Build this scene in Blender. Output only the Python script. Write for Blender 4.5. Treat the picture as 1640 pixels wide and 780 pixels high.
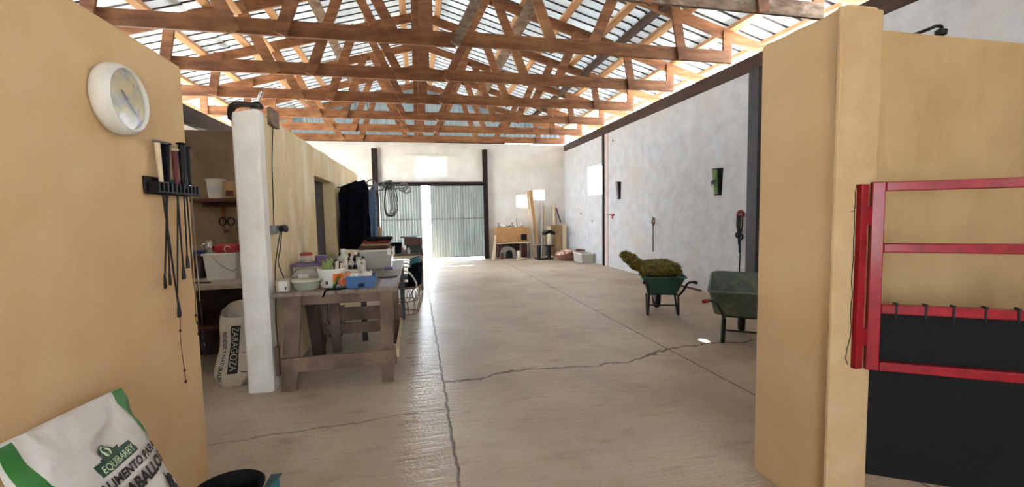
import bpy, bmesh, math, random
from mathutils import Vector, Matrix, noise
random.seed(7)
for o in list(bpy.data.objects): bpy.data.objects.remove(o)
S = bpy.context.scene
COL = S.collection
R = math.radians

# ------------------------------------------------------------------ camera
cd = bpy.data.cameras.new('camera'); cam = bpy.data.objects.new('camera', cd); COL.objects.link(cam)
cd.sensor_width = 36; cd.lens = 36*690/1640; cd.clip_start = .03; cd.clip_end = 300
_y, _p, _r = .217, .0699, -.0189
F_ = Vector((math.sin(_y)*math.cos(_p), math.cos(_y)*math.cos(_p), -math.sin(_p)))
R0 = Vector((math.cos(_y), -math.sin(_y), 0)); U0 = R0.cross(F_)
R_ = math.cos(_r)*R0+math.sin(_r)*U0; U_ = -math.sin(_r)*R0+math.cos(_r)*U0
cam.matrix_world = Matrix(((R_.x, U_.x, -F_.x, 0), (R_.y, U_.y, -F_.y, 0), (R_.z, U_.z, -F_.z, 1.5), (0, 0, 0, 1)))
S.camera = cam
# ------------------------------------------------------------------ sky, sun, exposure
w = bpy.data.worlds.new('sky'); S.world = w; w.use_nodes = True
bg = w.node_tree.nodes['Background']
bg.inputs[0].default_value = (.82, .92, 1, 1); bg.inputs[1].default_value = 9
sd = bpy.data.lights.new('sun', 'SUN'); sun = bpy.data.objects.new('sun', sd); COL.objects.link(sun)
sd.energy = 30; sd.angle = R(.6); sd.color = (1, .97, .92)
SUN = Vector((.26, -.92, -1.42)).normalized()
sun.rotation_euler = SUN.to_track_quat('-Z', 'Y').to_euler()
S.view_settings.view_transform = 'Standard'; S.view_settings.look = 'None'
S.view_settings.gamma = 1; S.view_settings.use_curve_mapping = False
S.view_settings.exposure = 1.68

# ------------------------------------------------------------------ materials
def srgb(h):
    c = [int(h[i:i+2], 16)/255 for i in (0, 2, 4)]
    return tuple(((v+.055)/1.055)**2.4 if v > .04045 else v/12.92 for v in c)+(1,)
MATS = {}
def mat(name, a, b=None, rough=.7, metal=0, scale=8, stretch=(1, 1, 1), bump=0, bscale=None, detail=6, spec=None, coat=0, lo=.35, hi=.65, trans=0):
    """noise mix of two colours in object space, with optional bump"""
    if name in MATS: return MATS[name]
    m = bpy.data.materials.new(name); m.use_nodes = True; nt = m.node_tree; N = nt.nodes; L = nt.links
    p = N['Principled BSDF']; p.inputs['Roughness'].default_value = rough; p.inputs['Metallic'].default_value = metal
    if spec is not None: p.inputs['Specular IOR Level'].default_value = spec
    if coat: p.inputs['Coat Weight'].default_value = coat; p.inputs['Coat Roughness'].default_value = .15
    if trans: p.inputs['Transmission Weight'].default_value = trans
    A = srgb(a); B = srgb(b or a)
    tc = N.new('ShaderNodeTexCoord'); mp = N.new('ShaderNodeMapping'); mp.inputs['Scale'].default_value = stretch
    L.new(tc.outputs['Object'], mp.inputs['Vector'])
    n = N.new('ShaderNodeTexNoise'); n.inputs['Scale'].default_value = scale; n.inputs['Detail'].default_value = detail
    L.new(mp.outputs[0], n.inputs['Vector'])
    r = N.new('ShaderNodeMapRange'); r.inputs[1].default_value = lo; r.inputs[2].default_value = hi
    L.new(n.outputs[0], r.inputs[0])
    mx = N.new('ShaderNodeMix'); mx.data_type = 'RGBA'; mx.inputs[6].default_value = A; mx.inputs[7].default_value = B
    L.new(r.outputs[0], mx.inputs[0]); L.new(mx.outputs[2], p.inputs['Base Color'])
    if bump:
        n2 = N.new('ShaderNodeTexNoise'); n2.inputs['Scale'].default_value = bscale or scale*4; n2.inputs['Detail'].default_value = 5
        L.new(mp.outputs[0], n2.inputs['Vector'])
        bp = N.new('ShaderNodeBump'); bp.inputs['Strength'].default_value = bump; bp.inputs['Distance'].default_value = .02
        L.new(n2.outputs[0], bp.inputs['Height']); L.new(bp.outputs[0], p.inputs['Normal'])
    MATS[name] = m
    return m

def add_layer(m, scale, col, lo, hi, amount=1, stretch=(1, 1, 1), detail=8, rough=.6, loc=(0, 0, 0)):
    """blend a further blotch colour over the base colour of m"""
    nt = m.node_tree; N = nt.nodes; L = nt.links; p = N['Principled BSDF']
    src = p.inputs['Base Color'].links[0].from_socket
    tc = N.new('ShaderNodeTexCoord'); mp = N.new('ShaderNodeMapping'); mp.inputs['Scale'].default_value = stretch; mp.inputs['Location'].default_value = loc
    L.new(tc.outputs['Object'], mp.inputs['Vector'])
    n = N.new('ShaderNodeTexNoise'); n.inputs['Scale'].default_value = scale; n.inputs['Detail'].default_value = detail; n.inputs['Roughness'].default_value = rough
    L.new(mp.outputs[0], n.inputs['Vector'])
    r = N.new('ShaderNodeMapRange'); r.inputs[1].default_value = lo; r.inputs[2].default_value = hi; r.inputs[4].default_value = amount
    L.new(n.outputs[0], r.inputs[0])
    mx = N.new('ShaderNodeMix'); mx.data_type = 'RGBA'; mx.inputs[7].default_value = srgb(col)
    L.new(r.outputs[0], mx.inputs[0]); L.new(src, mx.inputs[6]); L.new(mx.outputs[2], p.inputs['Base Color'])
    return m

YEL = mat('ochre_render', 'D9B88A', 'D2AE7E', .9, scale=3, bump=.12, bscale=110)
add_layer(YEL, 1.3, 'CCA068', .5, .75, .35)
YEL2 = mat('ochre_render_right', 'CFB288', 'C7A87C', .9, scale=2.2, bump=.15, bscale=90)
add_layer(YEL2, 1.1, 'BE965C', .52, .7, .5, (1, 1, .4))
YEL3 = mat('ochre_render_stall', 'C0A276', 'B29468', .9, scale=2, bump=.15, bscale=80)
add_layer(YEL3, 1.6, '9A7A4C', .55, .75, .5, (1.5, 1, .3))
PALE = mat('pale_plaster_edge', 'BEA27C', 'B4966C', .9, scale=5, bump=.3, bscale=60)
WHITE = mat('white_plaster', 'DEDAD4', 'D0CCC4', .92, scale=2.5, bump=.35, bscale=25)
add_layer(WHITE, 1.2, 'C9C0B2', .55, .75, .5)
WHITE_R = mat('white_plaster_right', 'D2D4D8', 'C4C6CA', .92, scale=4, bump=.4, bscale=14)
add_layer(WHITE_R, 3, 'B8B8BA', .55, .7, .6)
add_layer(WHITE_R, .9, 'CFC4BE', .5, .7, .6, loc=(3, 1, 2))
PART = mat('weathered_cream_plaster', 'E2CDA2', 'D4BB8C', .9, scale=2.5, stretch=(1, 1, .45), bump=.35, bscale=30)
add_layer(PART, 3.2, 'F0E6D0', .5, .68, .8, (1, 1, .35))
add_layer(PART, 7, 'B39A70', .6, .75, .5, (1, 1, .3))
WHITEWASH = mat('whitewashed_wall_end', 'EEEAE4', 'E2DDD5', .9, scale=6, bump=.25, bscale=50)
TACK = mat('tack_room_brown_plaster', '9C8468', '86705A', .95, scale=3, bump=.3, bscale=40)
WOOD = mat('new_pine', '92603A', '6A3F22', .7, scale=2.2, stretch=(1, 1, 5), bump=.2, bscale=30)
add_layer(WOOD, 9, '5E3115', .66, .74, .8)
add_layer(WOOD, 1.0, 'B98A5A', .5, .78, .6)
PURL = mat('purlin_pine', 'CFA277', 'B48558', .7, scale=3, stretch=(6, .6, 6), bump=.15, bscale=20)
add_layer(PURL, 6, '7A4822', .67, .74, .7)
WEATH = mat('weathered_grey_wood', '8A7562', '604A38', .85, scale=5, stretch=(1, 1, 3), bump=.35, bscale=30)
add_layer(WEATH, 8, 'A8988A', .58, .7, .8)
TAB = mat('table_grey_wood', '80695A', '5C4A3E', .8, scale=4, stretch=(1.2, 1.2, 1), bump=.35, bscale=18)
add_layer(TAB, 22, '4E3D30', .6, .7, .6, (.4, 3, 3))
TABTOP = mat('table_top_wood', '7C6858', '8C8078', .5, scale=3, stretch=(8, 1, 8), bump=.25, bscale=20)
DARKBEAM = mat('dark_brown_beam', '4A3428', '35241C', .7, scale=4, stretch=(3, .4, 3), bump=.25, bscale=20)
STEELBR = mat('brown_painted_steel', '221613', '1A110F', .6, scale=8, spec=.25)
STEELGR = mat('dark_grey_steel', '3E3C40', '323034', .5, scale=6)
RED = mat('glossy_red_paint', '900F1E', '7A0C18', .38, scale=14, coat=.15, bump=.05, spec=.2)
add_layer(RED, 40, '3A0A0C', .70, .76, .8)
BLACKR = mat('black_rubber', '100F12', '0B0B0D', .8, scale=30, bump=.15, spec=.25)
BLACK = mat('black_plastic', '0A0A0B', '0E0D0F', .5, scale=10, spec=.25)
DARKCL = mat('black_cloth', '0A0B10', '12141D', .95, scale=12, bump=.3, bscale=120, spec=.1)
NAVY = mat('navy_cloth', '161A2A', '0F1220', .95, scale=12, bump=.3, bscale=120)
DENIM = mat('light_blue_cloth', '7C94B4', '5F7898', .9, scale=25)
GREENT = mat('green_barrow_tray', '2F6258', '2A564E', .45, scale=5)
add_layer(GREENT, 14, '5D7A6C', .6, .75, .5)
GREENT2 = mat('dusty_green_barrow_tray', '56655C', '4C5A52', .6, scale=5)
add_layer(GREENT2, 9, '80866C', .5, .72, .8)
GREENF = mat('dark_green_tube', '1E3A26', '182E20', .45, scale=8)
DARKF = mat('black_green_tube', '1C2420', '141A17', .5, scale=8)
TYRE = mat('tyre_rubber', '1B1A1A', '242221', .85, scale=30, bump=.3)
HAY = mat('dry_grass', 'A89450', '7C7434', .95, scale=20)
HAYD = mat('dark_damp_grass', '6C5E28', '4A441A', .98, scale=14, bump=.6, bscale=60)
WPLA = mat('white_plastic', 'E4E0D8', 'DAD5CB', .4, scale=5)
WPLB = mat('cream_plastic', 'D8CFBE', 'CCC2AE', .45, scale=5)
CHROME = mat('chrome', 'C8C8CC', 'B0B0B6', .15, 1, scale=5)
GALV = mat('galvanised_sheet', 'B9C4C2', 'A4B0AF', .45, .35, scale=3, stretch=(2, 2, .3), bump=.05)
ROOF = mat('roof_sheet', 'D6E0E6', 'B4C2CC', .5, 0, scale=2, stretch=(.5, 3, 1), bump=.05)
def lets_light_through(m, k, col):
    nt = m.node_tree; N = nt.nodes; L = nt.links; tr = N.new('ShaderNodeBsdfTranslucent'); tr.inputs[0].default_value = srgb(col)
    mx = N.new('ShaderNodeMixShader'); mx.inputs[0].default_value = k
    L.new(N['Principled BSDF'].outputs[0], mx.inputs[1]); L.new(tr.outputs[0], mx.inputs[2]); L.new(mx.outputs[0], N['Material Output'].inputs[0])
ROOF_OLD = mat('opaque_roof_sheet', 'D6E0E6', 'B4C2CC', .5, 0, scale=2, stretch=(.5, 3, 1), bump=.05)
lets_light_through(ROOF, .013, 'D2DCE0')
RIB = mat('shaded_roof_rib', '4E4A48', '6A6866', .8, scale=6)  # shade in the roof grooves, painted as a darker rib colour
GABLE = mat('gable_sheet', '7E8A8C', '66727A', .5, .2, scale=3)
lets_light_through(GABLE, .012, 'B0C0C4')
GROUND = mat('dry_yard', 'C6C2BA', 'B8B4AC', .95, scale=1)
BLUE = mat('blue_plastic', '1F5A94', '1A4E84', .4, scale=5)
ORANGE = mat('orange_label', 'E07A1E', 'D86E18', .5, scale=5)
GRN = mat('bag_green_print', '2E7A2C', '246A26', .35, scale=8, bump=.1)
SACK = mat('white_woven_sack', 'DDD8D2', 'CFC8C0', .33, scale=3, bump=.5, bscale=9)
SACK2 = mat('dusty_sack', 'C4B9A8', 'B4A896', .6, scale=5, bump=.2, bscale=20)
INK = mat('black_print', '0E0C10', '121014', .6, scale=5)
INKG = mat('dark_green_print', '1F4A33', '1A3E2C', .45, scale=5)
LGREEN = mat('pale_green_letters', 'CFE0B8', 'C4D8AC', .5, scale=5)
MAROON = mat('maroon_leather', '6A1C1C', '4E1214', .6, scale=8)
REDP = mat('red_plastic', 'B22A2A', 'A02222', .5, scale=5)
PURPLE = mat('purple_plastic', '6E5C84', '5E4E74', .5, scale=5)
TEAL = mat('teal_plastic', '1E6E78', '185E68', .45, scale=5)
OSB = mat('chipboard', 'B88C5C', '9C7044', .75, scale=30, bump=.1)
CARD = mat('tan_board', 'A88E6C', '947A5A', .8, scale=4)
BEIGE = mat('pale_wood', 'DCCAA8', 'CDB892', .7, scale=4, stretch=(3, 3, .5))
GREYFELT = mat('grey_felt', '8A8078', '766C66', .95, scale=20, bump=.2)
RATTAN = mat('rattan', 'A08462', '84694A', .6, scale=14)
CUSH = mat('cushion_print', 'D8C4B4', 'A46A5C', .9, scale=9, lo=.45, hi=.55)
GREYM = mat('grey_metal', '8A8A88', '787876', .35, .6, scale=6)
PAPER = mat('paper', 'D6D6DA', 'C8CAD0', .6, scale=6)
LEAF = mat('green_bristles', '9AA868', '76844C', .8, scale=15)
CABLE = mat('black_cable', '0C0A0C', '120F11', .55, scale=10, spec=.25)
BROWNB = mat('brown_lacquered_wood', '5A2C1C', '451F14', .5, scale=6, stretch=(.4, 2, 2))
WORKT = mat('stone_worktop', 'A89C8C', '94887A', .6, scale=8)
LAMPW = mat('white_enamel', 'E0DDD6', 'D6D2CA', .5, scale=5)
OLIVE = mat('olive_photo_cover', '6E8A52', '5A7646', .5, scale=12)

def glass_mat(name, col, alpha):
    m = bpy.data.materials.new(name); m.use_nodes = True; nt = m.node_tree; N = nt.nodes; L = nt.links
    p = N['Principled BSDF']; p.inputs['Base Color'].default_value = srgb(col); p.inputs['Roughness'].default_value = .12
    t = N.new('ShaderNodeBsdfTransparent'); mx = N.new('ShaderNodeMixShader'); mx.inputs[0].default_value = alpha
    L.new(t.outputs[0], mx.inputs[1]); L.new(p.outputs[0], mx.inputs[2]); L.new(mx.outputs[0], N['Material Output'].inputs[0])
    return m
GLASS = glass_mat('window_glass', 'E8F0F4', .12)
CLEARP = glass_mat('cloudy_clear_plastic', 'CFCBC2', .5)
CLEARG = glass_mat('clear_container', 'C8CCBC', .45)

# polished clock face: blurry yellow / blue picture
def clock_mat():
    m = mat('clock_picture', '8E9470', 'C4B070', .18, scale=14, coat=1, lo=.42, hi=.58)
    add_layer(m, 9, '7F8CB0', .53, .6, .9); add_layer(m, 16, '4A4A50', .6, .68, .8); add_layer(m, 7, 'D8D8CC', .58, .66, .8, loc=(4, 2, 1))
    return m
CLOCKF = clock_mat()

# floor: tan concrete with saw joints, a crack and shallow ridges
def floor_mat():
    m = mat('washed_concrete', 'BEAC98', 'A89582', .62, scale=1.5, bump=0)
    add_layer(m, .5, 'CBBBA8', .45, .65, .8)
    add_layer(m, 5, '93795F', .56, .72, .6, (.5, 1.6, 1))
    add_layer(m, 55, '8A7058', .58, .7, .5, detail=3)
    add_layer(m, 60, 'DCCBB2', .62, .72, .5, detail=3, loc=(5, 5, 5))
    nt = m.node_tree; N = nt.nodes; L = nt.links; p = N['Principled BSDF']
    tc = N.new('ShaderNodeTexCoord'); sp = N.new('ShaderNodeSeparateXYZ'); L.new(tc.outputs['Object'], sp.inputs[0])
    def math_(op, a, b=None, c=None):
        n = N.new('ShaderNodeMath'); n.operation = op
        for i, v in enumerate((a, b, c)):
            if v is None: continue
            if isinstance(v, (int, float)): n.inputs[i].default_value = v
            else: L.new(v, n.inputs[i])
        return n.outputs[0]
    nz = N.new('ShaderNodeTexNoise'); nz.inputs['Scale'].default_value = 5; nz.inputs['Detail'].default_value = 8; L.new(tc.outputs['Object'], nz.inputs['Vector'])
    nz2 = N.new('ShaderNodeTexNoise'); nz2.inputs['Scale'].default_value = .8; nz2.inputs['Detail'].default_value = 9; nz2.inputs['Roughness'].default_value = .62; L.new(tc.outputs['Object'], nz2.inputs['Vector'])
    wob = math_('MULTIPLY', math_('SUBTRACT', nz.outputs[0], .5), .10)
    wob2 = math_('MULTIPLY', math_('SUBTRACT', nz2.outputs[0], .5), .75)
    X, Y = sp.outputs[0], sp.outputs[1]
    def line(e, wd):                   # 1 on the line, 0 off it
        n = N.new('ShaderNodeMapRange'); n.inputs[1].default_value = wd; n.inputs[2].default_value = wd*.35
        L.new(math_('ABSOLUTE', e), n.inputs[0]); return n.outputs[0]
    c1 = line(math_('ADD', math_('SUBTRACT', X, .185), math_('MULTIPLY', wob, .6)), .012)                       # long joint near the tables
    c2 = line(math_('ADD', math_('SUBTRACT', X, 2.62), math_('MULTIPLY', wob, .3)), .011)   # second joint
    e3 = math_('ADD', math_('SUBTRACT', Y, math_('MULTIPLY_ADD', X, .085, 3.80)), wob2)
    c3 = math_('MULTIPLY', line(e3, .02), math_('GREATER_THAN', X, .19))
    e4 = math_('ADD', math_('SUBTRACT', Y, math_('MULTIPLY_ADD', X, .05, 3.25)), math_('MULTIPLY', wob2, .5))
    c4 = math_('MULTIPLY', math_('MULTIPLY', line(e4, .012), math_('LESS_THAN', X, .19)), .6)
    e5 = math_('ADD', math_('SUBTRACT', Y, 8.6), wob2)
    c5 = math_('MULTIPLY', line(e5, .02), .5)
    tot = math_('MINIMUM', math_('ADD', math_('ADD', math_('ADD', c1, c2), math_('ADD', c3, c4)), c5), 1)
    src = p.inputs['Base Color'].links[0].from_socket
    mx = N.new('ShaderNodeMix'); mx.data_type = 'RGBA'; mx.inputs[7].default_value = srgb('3C2A20')
    L.new(math_('MULTIPLY', tot, .85), mx.inputs[0]); L.new(src, mx.inputs[6]); L.new(mx.outputs[2], p.inputs['Base Color'])
    # bump: transverse trowel ridges + grain - cracks
    mp = N.new('ShaderNodeMapping'); mp.inputs['Scale'].default_value = (.8, 5, 1); L.new(tc.outputs['Object'], mp.inputs[0])
    r1 = N.new('ShaderNodeTexNoise'); r1.inputs['Scale'].default_value = 5; r1.inputs['Detail'].default_value = 4; L.new(mp.outputs[0], r1.inputs['Vector'])
    r2 = N.new('ShaderNodeTexNoise'); r2.inputs['Scale'].default_value = 45; r2.inputs['Detail'].default_value = 3; L.new(tc.outputs['Object'], r2.inputs['Vector'])
    h = math_('SUBTRACT', math_('ADD', math_('MULTIPLY', r1.outputs[0], 1.0), math_('MULTIPLY', r2.outputs[0], .5)), math_('MULTIPLY', tot, .8))
    b = N.new('ShaderNodeBump'); b.inputs['Strength'].default_value = .45; b.inputs['Distance'].default_value = .02
    L.new(h, b.inputs['Height']); L.new(b.outputs[0], p.inputs['Normal'])
    rr = N.new('ShaderNodeMapRange'); rr.inputs[3].default_value = .30; rr.inputs[4].default_value = .75
    L.new(r1.outputs[0], rr.inputs[0])
    track = N.new('ShaderNodeMapRange'); track.inputs[1].default_value = .45; track.inputs[2].default_value = .05
    L.new(math_('ABSOLUTE', math_('ADD', math_('SUBTRACT', X, -.05), math_('MULTIPLY', wob, .8))), track.inputs[0])
    L.new(math_('SUBTRACT', rr.outputs[0], math_('MULTIPLY', track.outputs[0], .22)), p.inputs['Roughness'])
    return m
FLOOR = floor_mat()

# ------------------------------------------------------------------ mesh helpers
ORG = {}
class MB:
    def __init__(s): s.v = []; s.f = []; s.m = []
    def add(s, vs, fs, mi=0):
        k = len(s.v); s.v += [Vector(v) for v in vs]; s.f += [tuple(i+k for i in f) for f in fs]; s.m += [mi]*len(fs); return s
    def box(s, lo, hi, mi=0, M=None):
        x0, y0, z0 = lo; x1, y1, z1 = hi
        vs = [Vector(p) for p in ((x0, y0, z0), (x1, y0, z0), (x1, y1, z0), (x0, y1, z0), (x0, y0, z1), (x1, y0, z1), (x1, y1, z1), (x0, y1, z1))]
        if M: vs = [M @ v for v in vs]
        return s.add(vs, [(0, 3, 2, 1), (4, 5, 6, 7), (0, 1, 5, 4), (1, 2, 6, 5), (2, 3, 7, 6), (3, 0, 4, 7)], mi)
    def bar(s, a, b, wd, h, up=(0, 0, 1), mi=0):
        """rectangular bar from a to b; h along 'up', wd across"""
        a = Vector(a); b = Vector(b); d = (b-a).normalized(); u = Vector(up); sd_ = d.cross(u)
        if sd_.length < 1e-4: sd_ = d.cross(Vector((1, 0, 0)))
        sd_.normalize(); u = sd_.cross(d).normalized(); vs = []
        for p in (a, b):
            for i, j in ((-1, -1), (1, -1), (1, 1), (-1, 1)): vs.append(p+sd_*(i*wd/2)+u*(j*h/2))
        return s.add(vs, [(0, 3, 2, 1), (4, 5, 6, 7), (0, 1, 5, 4), (1, 2, 6, 5), (2, 3, 7, 6), (3, 0, 4, 7)], mi)
    def tube(s, pts, r, n=8, mi=0, closed=False, cap=True):
        pts = [Vector(p) for p in pts]; m = len(pts); rs = r if isinstance(r, (list, tuple)) else [r]*m
        base = len(s.v); prev = None; fs = []; vs = []
        for i, p in enumerate(pts):
            d = (pts[(i+1) % m]-pts[i-1]) if closed else (pts[min(i+1, m-1)]-pts[max(i-1, 0)])
            if d.length < 1e-9: d = Vector((0, 0, 1))
            d.normalize()
            if prev is None:
                ref = Vector((0, 0, 1)) if abs(d.z) < .9 else Vector((1, 0, 0)); a = d.cross(ref).normalized()
            else:
                a = (prev-d*prev.dot(d))
                a = a.normalized() if a.length > 1e-6 else d.orthogonal().normalized()
            prev = a; b = d.cross(a)
            for k in range(n):
                t = 2*math.pi*k/n; vs.append(p+(a*math.cos(t)+b*math.sin(t))*rs[i])
        for i in range(m if closed else m-1):
            for k in range(n):
                j = (i+1) % m
                fs.append((i*n+k, i*n+(k+1) % n, j*n+(k+1) % n, j*n+k))
        if cap and not closed: fs += [tuple(range(n-1, -1, -1)), tuple((m-1)*n+k for k in range(n))]
        return s.add(vs, fs, mi)
    def lathe(s, prof, c=(0, 0, 0), n=24, axis='z', mi=0, sx=1, sy=1, cap=True, M=None):
        """prof: list of (radius, height)"""
        c = Vector(c); vs = []; fs = []
        for r, h in prof:
            for k in range(n):
                t = 2*math.pi*k/n; x, y = r*math.cos(t)*sx, r*math.sin(t)*sy
                q = Vector((x, y, h)) if axis == 'z' else Vector((h, x, y)) if axis == 'x' else Vector((x, h, y))
                vs.append(M @ q+c if M else q+c)
        m = len(prof)
        for i in range(m-1):
            for k in range(n): fs.append((i*n+k, i*n+(k+1) % n, (i+1)*n+(k+1) % n, (i+1)*n+k))
        if cap: fs += [tuple(range(n-1, -1, -1)), tuple((m-1)*n+k for k in range(n))]
        return s.add(vs, fs, mi)
    def loft(s, rings, mi=0, cap=(True, True), closed=True):
        n = len(rings[0]); vs = [p for r in rings for p in r]; fs = []
        for i in range(len(rings)-1):
            for k in range(n if closed else n-1):
                fs.append((i*n+k, i*n+(k+1) % n, (i+1)*n+(k+1) % n, (i+1)*n+k))
        if cap[0]: fs.append(tuple(range(n-1, -1, -1)))
        if cap[1]: fs.append(tuple((len(rings)-1)*n+k for k in range(n)))
        return s.add(vs, fs, mi)
    def poly(s, pts, t, mi=0):
        """flat outline pts extruded by vector t"""
        n = len(pts); t = Vector(t); vs = [Vector(p) for p in pts]+[Vector(p)+t for p in pts]
        fs = [tuple(range(n-1, -1, -1)), tuple(range(n, 2*n))]+[(i, (i+1) % n, n+(i+1) % n, n+i) for i in range(n)]
        return s.add(vs, fs, mi)
    def build(s, name, mats, parent=None, smooth=False, bevel=0, subd=0, local=False, base=None):
        me = bpy.data.meshes.new(name); org = Vector((0, 0, 0))
        if parent is not None and not local: org = ORG.get(parent.name, Vector((0, 0, 0)))
        if parent is None and not local and s.v:
            xs = [v.x for v in s.v]; ys = [v.y for v in s.v]; zs = [v.z for v in s.v]
            org = Vector(base) if base else Vector(((min(xs)+max(xs))/2, (min(ys)+max(ys))/2, min(zs)))
        me.from_pydata([v-org for v in s.v], [], s.f)
        mats = mats if isinstance(mats, (list, tuple)) else [mats]
        for m in mats: me.materials.append(m)
        if len(mats) > 1: me.polygons.foreach_set('material_index', s.m)
        b = bmesh.new(); b.from_mesh(me); bmesh.ops.recalc_face_normals(b, faces=b.faces); b.to_mesh(me); b.free()
        o = bpy.data.objects.new(name, me); COL.objects.link(o)
        if parent is not None: o.parent = parent; ORG[o.name] = org
        else: o.location = org; ORG[o.name] = org
        if bevel:
            md = o.modifiers.new('bevel', 'BEVEL'); md.width = bevel; md.segments = 2; md.limit_method = 'ANGLE'; md.angle_limit = R(40)
        if subd:
            md = o.modifiers.new('subdivision', 'SUBSURF'); md.levels = subd; md.render_levels = subd
        if smooth:
            me.polygons.foreach_set('use_smooth', [True]*len(me.polygons)); me.set_sharp_from_angle(angle=R(50))
        me.update()
        return o
def tag(o, label=None, cat=None, group=None, kind=None):
    for k, v in (('label', label), ('category', cat), ('group', group), ('kind', kind)):
        if v: o[k] = v
    return o
def thing(name, label, cat, loc=(0, 0, 0), rz=0, group=None):
    o = bpy.data.objects.new(name, None); COL.objects.link(o); o.location = loc; o.rotation_euler = (0, 0, rz); o.empty_display_size = .05
    ORG[o.name] = Vector(loc); return tag(o, label, cat, group)
def struct(o): o['kind'] = 'structure'; return o
def wall_cells(mb, axis, const, thick, u0, u1, z0, z1, holes):
    """wall panel in plane axis=const (+thick), with rectangular holes (ua, ub, za, zb)"""
    us = sorted({u0, u1, *[h[0] for h in holes], *[h[1] for h in holes]}); zs = sorted({z0, z1, *[h[2] for h in holes], *[h[3] for h in holes]})
    for i in range(len(us)-1):
        j = 0
        while j < len(zs)-1:
            def hole(j_): 
                cu = (us[i]+us[i+1])/2; cz = (zs[j_]+zs[j_+1])/2
                return any(h[0] < cu < h[1] and h[2] < cz < h[3] for h in holes)
            if hole(j): j += 1; continue
            k = j
            while k+1 < len(zs)-1 and not hole(k+1): k += 1
            a, b = sorted((const, const+thick))
            if axis == 'y': mb.box((us[i], a, zs[j]), (us[i+1], b, zs[k+1]))
            else: mb.box((a, us[i], zs[j]), (b, us[i+1], zs[k+1]))
            j = k+1
    return mb
def arc(c, r, a0, a1, n, ax=(1, 0, 0), ay=(0, 0, 1)):
    c = Vector(c); ax = Vector(ax); ay = Vector(ay)
    return [c+ax*r*math.cos(a0+(a1-a0)*i/n)+ay*r*math.sin(a0+(a1-a0)*i/n) for i in range(n+1)]
def smooth_path(pts, k=6):
    pts = [Vector(p) for p in pts]; out = []
    for i in range(len(pts)-1):
        p0 = pts[max(i-1, 0)]; p1 = pts[i]; p2 = pts[i+1]; p3 = pts[min(i+2, len(pts)-1)]
        for j in range(k):
            t = j/k
            out.append(.5*((2*p1)+(-p0+p2)*t+(2*p0-5*p1+4*p2-p3)*t*t+(-p0+3*p1-3*p2+p3)*t**3))
    out.append(pts[-1]); return out
def text_mesh(body, size, bold=0.0, shear=0, fit=None):
    """returns (verts2d, faces) of a word laid from x=0, baseline y=0"""
    c = bpy.data.curves.new('t', 'FONT'); c.body = body; c.size = size; c.offset = bold; c.shear = shear; c.resolution_u = 3
    o = bpy.data.objects.new('t', c); COL.objects.link(o); bpy.context.view_layer.update()
    me = bpy.data.meshes.new_from_object(o.evaluated_get(bpy.context.evaluated_depsgraph_get()))
    vs = [(v.co.x, v.co.y) for v in me.vertices]; fs = [tuple(p.vertices) for p in me.polygons]
    bpy.data.objects.remove(o); bpy.data.curves.remove(c); bpy.data.meshes.remove(me)
    x0 = min(v[0] for v in vs); x1 = max(v[0] for v in vs)
    k = (fit/(x1-x0)) if fit else 1
    return [((x-x0)*k, y) for x, y in vs], fs

# =================================================================== STRUCTURE
RX, WH = 5.1, 3.83                                   # right wall plane, wall height
mb = MB().box((-5.2, -3, -.15), (5.4, 14.75, 0)); struct(mb.build('floor', FLOOR, base=(0, 0, 0)))
mb = MB()
for a, b in (((-60, -60), (60, -3)), ((-60, -3), (-5.2, 14.75)), ((5.4, -3), (60, 14.75)), ((-60, 14.75), (60, 90))):
    mb.box((a[0], a[1], -.3), (b[0], b[1], -.03))
struct(mb.build('ground', GROUND, base=(0, 0, -.3)))
# far wall with the doorway and three windows
holes = [(-1.13, 2.22, 0, 2.46), (.01, 1.01, 2.76, 3.36), (3.34, 3.73, 1.70, 2.11), (3.96, 4.36, 1.93, 2.29)]
struct(wall_cells(MB(), 'y', 14.4, .22, -5, 5.1, 0, 3.83, holes).build('wall_far', WHITE, base=(0, 14.4, 0)))
# right wall with its window
struct(wall_cells(MB(), 'x', RX, .22, -3, 14.62, 0, 3.6, [(11.27, 12.33, 1.97, 2.84)]).build('wall_right', WHITE_R, base=(RX, 0, 0)))
struct(MB().box((RX-.012, -3, 3.6), (RX+.2, 14.4, 3.835)).build('trim_1', DARKBEAM, bevel=.008))
struct(wall_cells(MB(), 'x', -4.8, -.2, -3, 14.4, 0, 3.83, [(8.6, 12.0, .8, 2.9)]).build('wall_left', WHITE))   # unseen open bay behind the partition, added to let daylight in
# gable cladding above the far wall
def rz(x, t=0): return 4.36+.28*(4.8-abs(x-.22))+t          # top of rafter
mb = MB(); x = -4.9
while x < 5.1:
    for dx, dy in ((0, 0), (.05, .0), (.075, .03), (.125, .03), (.15, 0)):
        pass
    xs = [(x, 0), (x+.08, 0), (x+.1, .03), (x+.16, .03), (x+.18, 0)]
    for (xa, ya), (xb, yb) in zip(xs, xs[1:]):
        z0 = 3.87
        mb.add([(xa, 14.5+ya, z0), (xb, 14.5+yb, z0), (xb, 14.5+yb, rz(xb, .135)), (xa, 14.5+ya, rz(xa, .135))], [(0, 1, 2, 3)])
    x += .18
struct(mb.build('wall_gable', GABLE, base=(0, 14.5, 3.87)))
struct(MB().box((-5, 14.38, 3.835), (3.0, 14.46, 3.93)).build('trim_2', DARKBEAM))
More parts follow.
